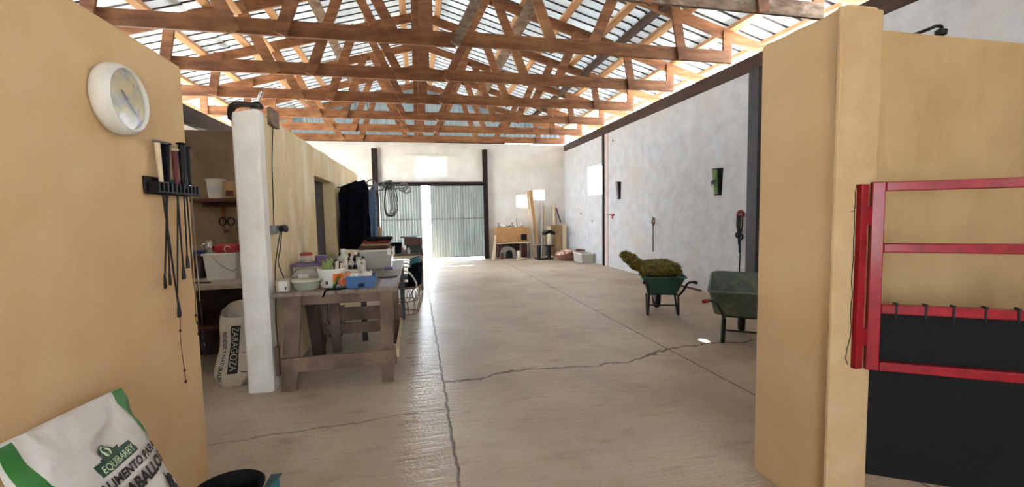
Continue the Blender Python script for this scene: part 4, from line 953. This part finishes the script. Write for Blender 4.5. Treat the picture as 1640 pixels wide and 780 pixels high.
MB().box((-1.22, 4.62, TZ), (-.94, 4.9, TZ+.15)).build('tub_body', CLEARP, t, bevel=.02); MB().box((-1.235, 4.6, TZ+.15), (-.92, 4.92, TZ+.175)).build('lid', PURPLE, t, bevel=.008)
t = thing('lidded_jar', 'clear jar with a red lid standing on the purple-lidded tub', 'jar', (-1.12, 4.78, TZ+.176))
MB().lathe([(.05, 0), (.055, .01), (.052, .07)], (-1.12, 4.78, TZ+.176), 20).build('jar_body', CLEARP, t, smooth=True); MB().lathe([(.058, 0), (.058, .022), (.05, .026)], (-1.12, 4.78, TZ+.246), 20).build('lid', REDP, t, smooth=True)
t = thing('steel_cup_stack', 'grey lidded tin on the purple tub, right of the red-lidded jar', 'tin', (-.98, 4.80, TZ+.176))
MB().lathe([(.06, 0), (.062, .05), (.066, .055), (.06, .065)], (-.98, 4.80, TZ+.176), 20).build('tin_body', PURPLE, t, smooth=True)
tag(MB().tube([(-.93, 4.92, TZ+.10), (-.90, 4.93, TZ+.115), (-.84, 4.9, TZ+.05)], [.04, .045, .02], 10).build('dark_pouch', STEELGR, smooth=True), 'dark grey pouch squeezed beside the orange-labelled bucket', 'pouch')
tag(MB().bar((-1.2, 5.12, TZ), (-1.235, 5.14, TZ+.55), .02, .012, (0, 1, 0)).build('thin_stick', BEIGE), 'thin pale stick leaning against the cream partition behind the jars', 'stick')
# white bucket with orange label
t = thing('handled_bucket', 'white plastic bucket with an orange label full of brushes on the workbench', 'bucket', (-.78, 4.22, TZ))
MB().lathe([(.095, 0), (.10, .008), (.118, .15), (.124, .15), (.124, .168), (.114, .168), (.096, .02), (.01, .018)], (-.78, 4.22, TZ), 36).build('bucket_body', WPLA, t, smooth=True)
def wrap(c, r0, r1, z0, z1, a0, a1, n=10):
    g = MB(); vs = []
    for j in range(2):
        for i in range(n+1):
            a = R(a0+(a1-a0)*i/n); r = (r0, r1)[j]; vs.append(Vector((c[0]+r*math.cos(a), c[1]+r*math.sin(a), (z0, z1)[j])))
    g.add(vs, [(i, i+1, n+2+i, n+1+i) for i in range(n)]); return g
wrap((-.78, 4.22), .1055, .115, TZ+.025, TZ+.125, 285, 335).build('orange_label', ORANGE, t); wrap((-.78, 4.22), .1045, .1085, TZ+.03, TZ+.06, 250, 262).build('grey_label', STEELGR, t)
rr = random.Random(2); mb = MB()
for k in range(34):
    a = rr.uniform(0, 6.28); r = rr.uniform(0, .06); x, y = -.81+r*math.cos(a)*.8, 4.22+r*math.sin(a); mb.tube([(x, y, TZ+.12), (x+rr.uniform(-.03, .02), y+rr.uniform(-.02, .02), TZ+rr.uniform(.18, .26))], rr.uniform(.004, .009), 5)
tag(mb.build('bristle_tuft', LEAF), 'tuft of pale green bristles standing in the white bucket', 'brush', kind='stuff')
for (x, y, h, m, lb) in ((-.735, 4.20, .21, WPLB, 'cream brush handle standing in the white bucket'), (-.76, 4.25, .22, BROWNB, 'brown wooden brush handle standing in the white bucket'), (-.70, 4.23, .19, BEIGE, 'short pale scraper at the right inside the white bucket'), (-.72, 4.27, .20, BLACK, 'black comb handle standing in the white bucket')):
    tag(MB().bar((x, y, TZ+.03), (x+.01, y, TZ+h+.02), .03, .016, (0, 1, 0)).build('grooming_tool', m, bevel=.004), lb, 'grooming tool')
# blue tray with white items
t = thing('blue_crate', 'blue plastic tray holding white gloves at the front of the workbench', 'tray', (-.51, 4.13, TZ))
mb = MB(); X0, X1, Y0, Y1 = -.625, -.385, 4.02, 4.26
pr = [(X0, TZ), (X0, TZ+.10), (X1, TZ+.10), (X1, TZ), (-.475, TZ), (-.475, TZ+.035), (-.53, TZ+.035), (-.53, TZ)]
mb.poly([(a, Y0, b) for a, b in pr], (0, .008, 0)); mb.poly([(a, Y1-.008, b) for a, b in pr], (0, .008, 0))
mb.box((X0, Y0+.008, TZ), (X0+.008, Y1-.008, TZ+.10)).box((X1-.008, Y0+.008, TZ), (X1, Y1-.008, TZ+.10)).box((X0+.008, Y0+.008, TZ), (X1-.008, Y1-.008, TZ+.008)).box((X0-.008, Y0-.006, TZ+.096), (X1+.008, Y0+.002, TZ+.106)).box((-.535, Y0-.0, TZ+.035), (-.47, Y0+.02, TZ+.042))
mb.build('tray_body', BLUE, t)
mb = MB()
for k in range(26):
    x, y = rr.uniform(X0+.035, X1-.035), rr.uniform(Y0+.03, Y1-.03); bm = bmesh.new(); bmesh.ops.create_icosphere(bm, subdivisions=1, radius=1); q = Matrix.Rotation(rr.uniform(0, 3), 3, 'Z')
    mb.add([Vector((x, y, TZ+rr.uniform(.085, .125)))+q @ Vector((v.co.x*.035, v.co.y*.02, v.co.z*.018)) for v in bm.verts], [tuple(v.index for v in f.verts) for f in bm.faces]); bm.free()
tag(mb.build('crumpled_wipes', WPLA, smooth=True), 'crumpled white gloves and wipes filling the blue tray', 'gloves', kind='stuff')
tag(MB().bar((-.70, 4.12, TZ+.03), (-.60, 4.16, TZ+.12), .07, .03, (0, 1, .4)).build('snack_packet', mat('red_orange_packet', 'B84A30', 'D8926A', .4, scale=22), bevel=.01), 'red and orange packet tilted between the white bucket and blue tray', 'packet')
tag(MB().tube(smooth_path([(-.62, 3.99, TZ+.01), (-.70, 3.975, TZ+.008), (-.78, 3.96, TZ+.008), (-.80, 3.945, TZ-.03), (-.81, 3.943, TZ-.05)], 4), .008, 6).build('leather_strap', DARKCL), 'dark strap drooping over the front edge of the workbench', 'strap')
tag(MB().bar((-.74, 4.06, TZ+.012), (-.70, 4.17, TZ+.11), .04, .02, (1, 0, 0)).build('green_toy', mat('dark_green_mix', '2C3A1C', '5A7A30', .7, scale=30), bevel=.006), 'dark green tangled bit beside the orange label', 'clutter')
# big translucent box
t = thing('storage_box', 'large translucent storage box holding grooming kit on the benches', 'box', (-.49, 5.5, TZ))
def openbox(t, x0, x1, y0, y1, z0, z1, m, flare=.02, th=.006, name='box_body', rimm=None):
    mb = MB(); cx, cy = (x0+x1)/2, (y0+y1)/2
    def rect(f, z, ins=0): return [Vector((cx+sx*((x1-x0)/2-ins+f), cy+sy*((y1-y0)/2-ins+f), z)) for sx, sy in ((-1, -1), (1, -1), (1, 1), (-1, 1))]
    mb.loft([rect(-flare, z0), rect(0, z1)], cap=(True, False)); mb.loft([rect(0, z1), rect(0, z1, th), rect(-flare, z0+th, th)], cap=(False, True)); o = mb.build(name, m, t)
    rm = MB(); 
    rm.box((x0-.012, y0-.012, z1-.02), (x1+.012, y0, z1+.004)).box((x0-.012, y1, z1-.02), (x1+.012, y1+.012, z1+.004)).box((x0-.012, y0, z1-.02), (x0, y1, z1+.004)).box((x1, y0, z1-.02), (x1+.012, y1, z1+.004)); rm.build('rim', rimm or m, t, bevel=.003)
openbox(t, -.69, -.30, 5.33, 5.85, TZ, TZ+.235, CLEARP, rimm=WPLB)
MB().box((-.66, 5.36, TZ+.01), (-.33, 5.80, TZ+.12)).build('contents', mat('kit', '8A8074', '5E564E', .9, scale=12), t)
MB().box((-.36, 5.30, TZ+.17), (-.31, 5.335, TZ+.25)).build('clip', WPLA, t, bevel=.005); MB().box((-.30, 5.42, TZ+.16), (-.274, 5.52, TZ+.25)).build('clip', WPLA, t, bevel=.005)
for k, (x0, x1, y0, y1, m, nm, lb) in enumerate(((-.69, -.34, 5.34, 5.8, BROWNB, 'folded_blanket', 'brown folded cloth lowest on the translucent box'), (-.66, -.32, 5.36, 5.8, RATTAN, 'folded_towel', 'tan folded cloth second in the pile on the translucent box'), (-.64, -.33, 5.38, 5.78, mat('rust_cloth', '7A3020', '5C2418', .9, scale=9), 'folded_shirt', 'rust red folded cloth third in the pile on the box'), (-.60, -.30, 5.38, 5.76, DARKCL, 'folded_jumper', 'black folded cloth on top of the pile on the box'))):
    z = TZ+.24+k*.034; rings = []
    for j in range(5):
        q = j/4; ins = .02*(abs(q-.5)*2)**2
        rings.append([Vector((x0+ins+(x1-x0-2*ins)*a+.01*math.sin(b*9+k), y0+ins+(y1-y0-2*ins)*b, z+.034*q+.006*noise.noise(Vector((a*6, b*6, k*3+q))))) for a, b in [(i/6, 0) for i in range(6)]+[(1, i/6) for i in range(6)]+[(1-i/6, 1) for i in range(6)]+[(0, 1-i/6) for i in range(6)]])
    tag(MB().loft(rings).build(nm, m, smooth=True), lb, 'cloth', 'folded clothes on the storage box')
tag(MB().box((-.39, 5.26, TZ), (-.29, 5.31, TZ+.035)).build('sponge', PURPLE, bevel=.008), 'purple brush block in front of the translucent storage box', 'brush')
tag(MB().bar((-.56, 5.22, TZ+.012), (-.39, 5.28, TZ+.015), .02, .016).build('brush_handle', GREYM, bevel=.004), 'grey handle lying in front of the storage box', 'handle')
tag(MB().lathe([(.07, 0), (.115, .012), (.118, .016), (.07, .006)], (-.33, 4.72, TZ), 28, sy=1.3).build('metal_plate', GREYM, smooth=True), 'shallow grey metal plate near the right edge of the workbench', 'plate')
tag(MB().box((-.36, 4.08, TZ), (-.20, 4.5, TZ+.004)).build('newspaper', mat('newsprint', 'B8BAC4', '8E929E', .6, scale=30, stretch=(1, 2, 1)), ), 'bluish printed paper on the right front corner of the workbench', 'paper')

# chairs behind the benches
def tub_chair(x, y, label, seat_m, arm_m, back_m, rz_=0):
    t = thing('tub_chair', label, 'chair', (x, y, 0), rz_)
    mb = MB()
    mb.tube(arc((0, 0, .42), .25, 0, 2*math.pi, 28, (1, 0, 0), (0, 1, 0))[:-1], .012, 8, closed=True); mb.build('seat_hoop', RATTAN, t, smooth=True, local=True)
    MB().lathe([(.01, 0), (.22, .0), (.245, .02), (.23, .045), (.01, .055)], (0, 0, .40), 28).build('seat_cushion', seat_m, t, smooth=True, local=True)
    mb = MB()
    for k in range(14):
        a = 2*math.pi*k/14; ca, sa = math.cos(a), math.sin(a); b = a+.35
        mb.tube(smooth_path([(.25*ca, .25*sa, .42), (.29*math.cos(a+.1), .29*math.sin(a+.1), .30), (.24*math.cos(b), .24*math.sin(b), .12), (.20*math.cos(b), .20*math.sin(b), .0)], 4), .006, 5)
    mb.build('wicker_base', RATTAN, t, local=True)
    MB().tube(arc((0, 0, .012), .2, 0, 2*math.pi, 24, (1, 0, 0), (0, 1, 0))[:-1], .01, 6, closed=True).build('foot_ring', RATTAN, t, local=True)
    for s_ in (-1, 1):
        MB().tube(smooth_path([(s_*.10, -.24, .42), (s_*.17, -.20, .60), (s_*.22, -.05, .68), (s_*.235, .10, .66), (s_*.2, .2, .5), (s_*.17, .2, .43)], 5), .013, 8).build('arm', arm_m, t, smooth=True, local=True)
    rings = []
    for i in range(8):
        k = i/7; rings.append([Vector(((.24-.02*k)*math.cos(R(a)), (.24+.02*k)*math.sin(R(a)), .45+.33*k*(1-.25*((a-90)/80)**2))) for a in range(20, 161, 10)]+[Vector(((.265-.02*k)*math.cos(R(a)), (.265+.02*k)*math.sin(R(a)), .45+.33*k*(1-.25*((a-90)/80)**2))) for a in range(160, 19, -10)])
    MB().loft(rings).build('backrest', back_m, t, smooth=True, local=True)
    return t
tub_chair(-.22, 6.75, 'rattan tub chair with pale curved arms and navy seat behind the workbench', NAVY, WPLA, DARKCL, R(-95))
tub_chair(-.23, 7.75, 'rattan tub chair with a teal padded backrest, farther from the workbench', TEAL, RATTAN, TEAL, R(-90))

# hanging jackets and the rail of saddle hooks
def jacket(cx, cy, w_, z0, z1, m, name, label, seed, dep=.09, shoulder=.75):
    rings = []; n = 48
    for i in range(26):
        k = i/25; z = z0+(z1-z0)*k; ww = w_*(1 if k < .85 else 1-(1-shoulder)*((k-.85)/.15)**1.5)*(1.0-.10*(.5-abs(k-.5))); dd = dep*(1-.75*max(0, (k-.8)/.2)**2)
        r = []
        for j in range(n):
            a = 2*math.pi*j/n; f = .030*math.sin(a*7+seed+1.5*math.sin(k*4+seed))*(1-k*.7)+.012*noise.noise(Vector((math.cos(a)*3, math.sin(a)*3, k*4+seed)))
            r.append(Vector((cx+(ww/2+f)*math.copysign(abs(math.cos(a))**.8, math.cos(a)), cy+(dd+f*1.6)*math.copysign(abs(math.sin(a))**.8, math.sin(a)), z+.03*math.sin(a*3+seed)*(k < .02)+.07*math.cos(a)*(ww/w_)*k**3+.015*noise.noise(Vector((math.cos(a)*2, seed, 0)))*(k > .9))))
        rings.append(r)
    return tag(MB().loft(rings).build(name, m, smooth=True), label, 'jacket')
jacket(-.985, 7.42, .46, .96, 2.04, DARKCL, 'jacket', 'long black jacket hanging nearest the camera beyond the partition doorway', 1)
jacket(-1.08, 7.7, .30, 1.05, 2.05, NAVY, 'jacket', 'dark navy jacket hanging against the partition behind the black one', 4)
jacket(-.715, 7.62, .10, .98, 1.98, DENIM, 'towel', 'light blue cloth hanging right of the black jacket', 2, .05)
t = thing('hook_rail', 'grey metal saddle rail with curled loops projecting from the partition wall', 'rail', (-1.25, 7.55, 2.0))
MB().tube([(-1.25, 7.56, 1.98), (-.12, 7.56, 2.02)], .012, 8).build('rod', GREYM, t); MB().tube([(-1.25, 7.56, 1.88), (-.18, 7.56, 1.96)], .009, 8).build('rod', GREYM, t)
for (x, r, zc) in ((-.72, .06, 2.05), (-.58, .07, 1.99), (-.45, .07, 2.02), (-.2, .075, 1.98), (-.14, .06, 1.93)):
    MB().tube(arc((x, 7.56, zc), r, 0, 2*math.pi, 20, (1, 0, 0), (.15, .2, .9))[:-1], .012, 6, closed=True).build('loop', GREYM, t, smooth=True)
mb = MB(); rr = random.Random(4)
for k in range(5):
    cx = -.46+.014*k; h = .25+.02*k; mb.tube([Vector((cx+(.05+.014*k)*math.cos(a*math.pi/10)*(1-.35*math.sin(a*math.pi/10)), 7.52+.012*k-.02, 1.75+h*math.sin(a*math.pi/10)*1.05+(.02*k if a > 10 else 0))) for a in range(20)], .0085, 6, closed=True)
tag(mb.build('coiled_hose', mat('grey_black_hose', '3C3838', '2A2626', .6), smooth=True), 'coiled dark grey cable loop hanging from the saddle rail', 'cable')

# low bench beyond, with boxes
t = thing('reed_bench', 'low wooden bench with a reed fringe beyond the tub chairs', 'bench', (-.5, 9.4, 0))
MB().box((-1.2, 8.7, .70), (.12, 9.9, .74)).build('top', TAB, t, bevel=.005)
mb = MB(); rr = random.Random(8)
for k in range(90):
    x = -1.2+1.32*k/90; mb.bar((x, 8.69, .70), (x+rr.uniform(-.01, .01), 8.685, .60+rr.uniform(0, .03)), .011, .004, (0, 1, 0))
fr_ = mb.build('reed_fringe', BEIGE, t); fr_['kind'] = 'stuff'
for x, y in ((-1.15, 8.75), (.05, 8.75), (-1.15, 9.8), (.05, 9.8)): MB().box((x, y, 0), (x+.05, y+.05, .70)).build('leg', TAB, t)
t = thing('tool_box', 'brown and black box with a flat lid at the end of the reed bench', 'box', (-.08, 9.0, .74))
MB().box((-.22, 8.85, .74), (.09, 9.2, .90)).build('lower_half', mat('dark_green_box', '39443C', '2C342F', .6), t, bevel=.01); MB().box((-.25, 8.82, .90), (.10, 9.22, 1.05)).build('upper_half', BROWNB, t, bevel=.01); MB().box((-.33, 8.84, 1.05), (.0, 9.18, 1.065)).build('lid', BLACK, t, bevel=.003)
t = thing('blue_bowl', 'dark blue bucket on the reed bench behind the clothes pile', 'bucket', (-.42, 9.0, .74))
MB().lathe([(.09, 0), (.12, .2), (.13, .21), (.11, .21), (.08, .02), (.01, .02)], (-.42, 9.0, .74), 24).build('bucket_body', NAVY, t, smooth=True); MB().tube(arc((-.42, 9.0, .95), .12, 0, math.pi, 12, (1, 0, 0), (0, -.3, .5)), .005, 6).build('wire_handle', PURPLE, t)
for k, (x, m, lb) in enumerate(((-.36, RATTAN, 'tan rag on the reed bench between the blue bucket and brown box'), (-.34, CUSH, 'pinkish rag behind the tan one on the reed bench'))):
    rings = [[Vector((x+.07*math.cos(a*.523)*(1-.25*j)*(1+.2*noise.noise(Vector((a, j, k)))), 9.25+k*.25+.1*math.sin(a*.523)*(1-.25*j), .741+.05*j)) for a in range(12)] for j in range(4)]
    tag(MB().loft(rings).build('cloth_rag', m, smooth=True), lb, 'cloth')
tag(MB().box((-1.03, 10.25, .0), (-.80, 10.29, 1.25)).build('leaning_board', OSB, bevel=.003), 'tan board standing upright behind the light blue cloth', 'board')
tag(MB().lathe([(.03, 0), (.035, .09), (.015, .1), (.015, .12)], (-.17, 8.76, .741), 12).build('white_bottle', WPLA, smooth=True), 'small white bottle on the reed bench beside the box', 'bottle')

# =================================================================== FAR RIGHT CORNER
t = thing('chipboard_cabinet', 'orange chipboard cabinet on a shelf frame against the far wall', 'cabinet', (3.08, 14.1, 0))
yF = 13.92
mb = MB(); mb.poly([(a, yF, b) for a, b in ((2.56, .56), (3.66, .56), (3.66, 1.02), (3.62, 1.04), (2.62, 1.06), (2.56, 1.05))], (0, .02, 0)); mb.build('front_panel', OSB, t)
MB().box((3.38, yF-.006, .60), (3.58, yF+.001, .80)).build('opening', BLACK, t)
MB().box((2.56, yF+.02, .56), (2.58, 14.35, 1.04)).box((3.64, yF+.02, .56), (3.66, 14.35, 1.02)).box((2.58, yF+.02, 1.0), (3.64, 14.35, 1.02)).build('carcass', OSB, t)
MB().box((2.55, yF-.03, .50), (3.70, 14.36, .535)).build('shelf', BEIGE, t, bevel=.004)
for x in (2.56, 3.34, 3.64): MB().box((x, yF, 0), (x+.04, yF+.04, .5)).build('leg', TAB, t)
MB().box((2.6, 14.3, .02), (3.64, 14.33, .5)).build('back_board', DARKBEAM, t)
MB().box((3.40, 13.98, .0), (3.60, 14.25, .48)).build('lower_box', BROWNB, t)
tag(MB().poly([(2.36, 13.84, 0), (2.47, 13.84, 0), (2.55, 13.9, .78), (2.50, 13.9, .80)], (0, .03, 0)).build('leaning_board', BEIGE), 'pale narrow board leaning on the left side of the chipboard cabinet', 'board')
for k, (x, kind, m, lb) in enumerate(((2.66, 'vise', GREYM, 'grey metal clamp at the left end of the cabinet top'), (2.82, 'jar', WPLA, 'small pale jar on the cabinet top near the clamp'), (2.98, 'tool', STEELGR, 'dark hand tool lying on the cabinet top'), (3.12, 'clamp', GREYM, 'grey clamp standing mid cabinet top'), (3.27, 'rod', BROWNB, 'thin brown upright rod on the cabinet top'), (3.42, 'figure', CUSH, 'small reddish bundle near the right of the cabinet top'))):
    z = 1.05; mb = MB()
    if kind in ('vise', 'clamp'): mb.bar((x-.05, 14.0, z+.02), (x+.06, 14.0, z+.02), .05, .04).bar((x, 14.0, z+.03), (x-.03, 14.0, z+.14), .03, .03, (0, 1, 0)).bar((x-.06, 14, z+.12), (x+.04, 14, z+.15), .02, .02)
    elif kind == 'jar': mb.lathe([(.04, 0), (.045, .09), (.03, .11)], (x, 14.0, z), 14)
    elif kind == 'rod': mb.tube([(x, 14.0, z), (x, 14.05, z+.28)], .012, 8)
    elif kind == 'tool': mb.bar((x-.08, 14, z+.02), (x+.07, 14, z+.03), .04, .03).bar((x+.05, 14, z+.02), (x+.08, 14, z+.08), .03, .03)
    else: mb.lathe([(.02, 0), (.06, .03), (.03, .09), (.04, .12), (.01, .15)], (x, 14.0, z), 12)
    tag(mb.build('small_'+kind, m, smooth=kind in ('jar', 'rod', 'figure')), lb, 'tool' if kind != 'jar' else 'jar')
t = thing('pet_house', 'grey arched pet house with a dark opening under the chipboard cabinet', 'pet house', (2.98, 13.9, 0))
W_ = .22
def arch(w_, h, n=14): return [(-w_, 0)]+[(w_*math.cos(math.pi-math.pi*i/n), h-w_+w_*math.sin(math.pi-math.pi*i/n)) for i in range(n+1)]+[(w_, 0)]
out_, in_ = arch(.23, .40), arch(.115, .27)
mb = MB(); n = len(out_); cx = 2.96
vs = [Vector((cx+a, 13.86, b)) for a, b in out_]+[Vector((cx+a, 13.86, b+.02)) for a, b in in_]
mb.add(vs, [(i, i+1, n+i+1, n+i) for i in range(n-1)]+[(0, n, n+n-1, n-1)])
mb.loft([[Vector((cx+a, y, b)) for a, b in out_] for y in (13.86, 14.25)], cap=(False, True)); mb.build('shell', GREYFELT, t)
MB().poly([(cx+a, 13.90, b+.02) for a, b in in_], (0, .01, 0)).build('dark_opening', BLACK, t)
for (x, w_, h, m, nm, lb) in ((3.28, .07, .26, WPLB, 'pot', 'pale pot under the cabinet beside the pet house'), (3.26, .16, .05, BEIGE, 'low_dish', 'low pale dish on the floor in front of the cabinet'), (2.68, .05, .22, BROWNB, 'pot', 'dark pot left of the pet house')):
    tag(MB().lathe([(w_*.8, 0), (w_, h), (w_*.8, h), (w_*.6, .02), (.01, .02)], (x, 13.50 if h < .1 else 13.82, 0), 20).build(nm, m, smooth=True), lb, 'pot')
# leaning poles, tubes and sheets
def pole(x0, z0, x1, z1, y0, y1, r, m, nm, lb, sq=False):
    mb = MB()
    if sq: mb.bar((x0, y0, z0), (x1, y1, z1), r*2, r*1.2, (0, 1, 0))
    else: mb.tube([(x0, y0, z0), (x1, y1, z1)], r, 10)
    tag(mb.build(nm, m, smooth=not sq), lb, 'pole')
pole(3.98, 0, 3.84, 2.26, 13.9, 14.33, .045, OSB, 'timber_pole', 'long orange-brown timber leaning between the two small windows', True)
pole(3.86, 0, 3.72, 2.22, 14.0, 14.36, .03, BEIGE, 'timber_pole', 'pale timber leaning left of the orange-brown one', True)
pole(4.22, 0, 4.36, 1.72, 14.18, 14.35, .035, BEIGE, 'cardboard_tube', 'pale tube leaning below the right small window')
pole(4.12, 0, 4.24, 1.86, 14.1, 14.36, .03, WHITE, 'cardboard_tube', 'whitish slim tube leaning just behind the pale tube')
pole(4.68, 0, 4.66, 1.78, 14.24, 14.34, .045, BEIGE, 'cardboard_tube', 'tall thick cream tube standing in the far right corner')
pole(4.90, 1.15, 4.76, 1.66, 14.28, 14.36, .02, MAROON, 'red_stick', 'dark red stick hung near the corner above the tan board')
tag(MB().box((4.42, 14.02, .0), (4.86, 14.05, 1.08)).build('tan_board', CARD), 'tan board standing in the corner between two pale posts', 'board')
for x, h, lb in ((4.36, 1.04, 'pale square post left of the tan board'), (4.92, 1.10, 'pale square post right of the tan board, in the corner')):
    t = thing('scratching_post', lb, 'post', (x, 13.95, 0)); MB().box((x-.05, 13.9, .04), (x+.05, 14.0, h)).build('post', BEIGE, t, bevel=.006); MB().box((x-.10, 13.80, 0), (x+.10, 14.01, .04)).build('base', BEIGE, t, bevel=.006)
t = thing('cat_tree', 'dark cat tree with black posts and a peaked top in the far corner', 'cat tree', (4.05, 13.3, 0))
MB().box((3.72, 13.1, 0), (4.25, 13.5, .05)).build('base', BLACK, t, bevel=.01)
for (x, y, h) in ((3.80, 13.25, .46), (4.14, 13.25, .42)): MB().tube([(x, y, .05), (x, y, h)], .06, 14).build('post', BLACK, t, smooth=True)
MB().box((3.66, 13.12, .46), (3.95, 13.4, .49)).build('platform', GREYFELT, t, bevel=.006); MB().box((4.0, 13.12, .42), (4.28, 13.4, .45)).build('platform', BLACK, t, bevel=.006)
for x in (4.03, 4.24): MB().tube([(x, 13.3, .45), (x, 13.3, .80)], .022, 10).build('thin_post', GREYM, t)
MB().loft([[Vector((3.98+.33*i/8, 13.12, .78+.06*math.sin(math.pi*i/8))) for i in range(9)]+[Vector((4.31-.33*i/8, 13.12, .87+.08*math.sin(math.pi*i/8))) for i in range(9)], [Vector((3.98+.33*i/8, 13.45, .78+.06*math.sin(math.pi*i/8))) for i in range(9)]+[Vector((4.31-.33*i/8, 13.45, .87+.08*math.sin(math.pi*i/8))) for i in range(9)]]).build('top_hammock', BLACK, t)
t = thing('pet_bed', 'brown oval pet bed with a patterned cushion by the far corner', 'pet bed', (4.58, 12.85, 0))
MB().lathe([(.22, 0), (.30, .03), (.33, .26), (.30, .27), (.26, .10), (.01, .08)], (4.58, 12.85, 0), 32, sy=.8).build('bed_body', mat('brown_wicker', '8A5A4A', '6E4438', .8, scale=20), t, smooth=True)
MB().lathe([(.18, 0), (.30, .05), (.26, .12), (.01, .15)], (4.52, 12.82, .18), 24, sy=.8, M=Matrix.Rotation(R(-12), 3, 'Y')).build('cushion', CUSH, t, smooth=True)
t = thing('clear_bin', 'clear plastic storage bin on the floor beside the thin column', 'bin', (4.85, 12.1, 0))
openbox(t, 4.66, 5.03, 11.75, 12.45, 0, .29, CLEARP, .02, rimm=WPLA); MB().box((4.7, 11.8, .01), (5.0, 12.4, .1)).build('contents', PAPER, t)
tag(MB().box((4.93, 12.5, .0), (5.08, 12.95, .33)).build('maroon_box', mat('maroon_card', '7A4640', '663A36', .8), bevel=.01), 'maroon box hidden between the clear bin and the pet bed', 'box')
tag(MB().bar((5.02, 9.1, .02), (5.05, 6.9, .02), .03, .03).build('floor_rail', BROWNB), 'rusty strip lying along the foot of the right wall', 'strip')
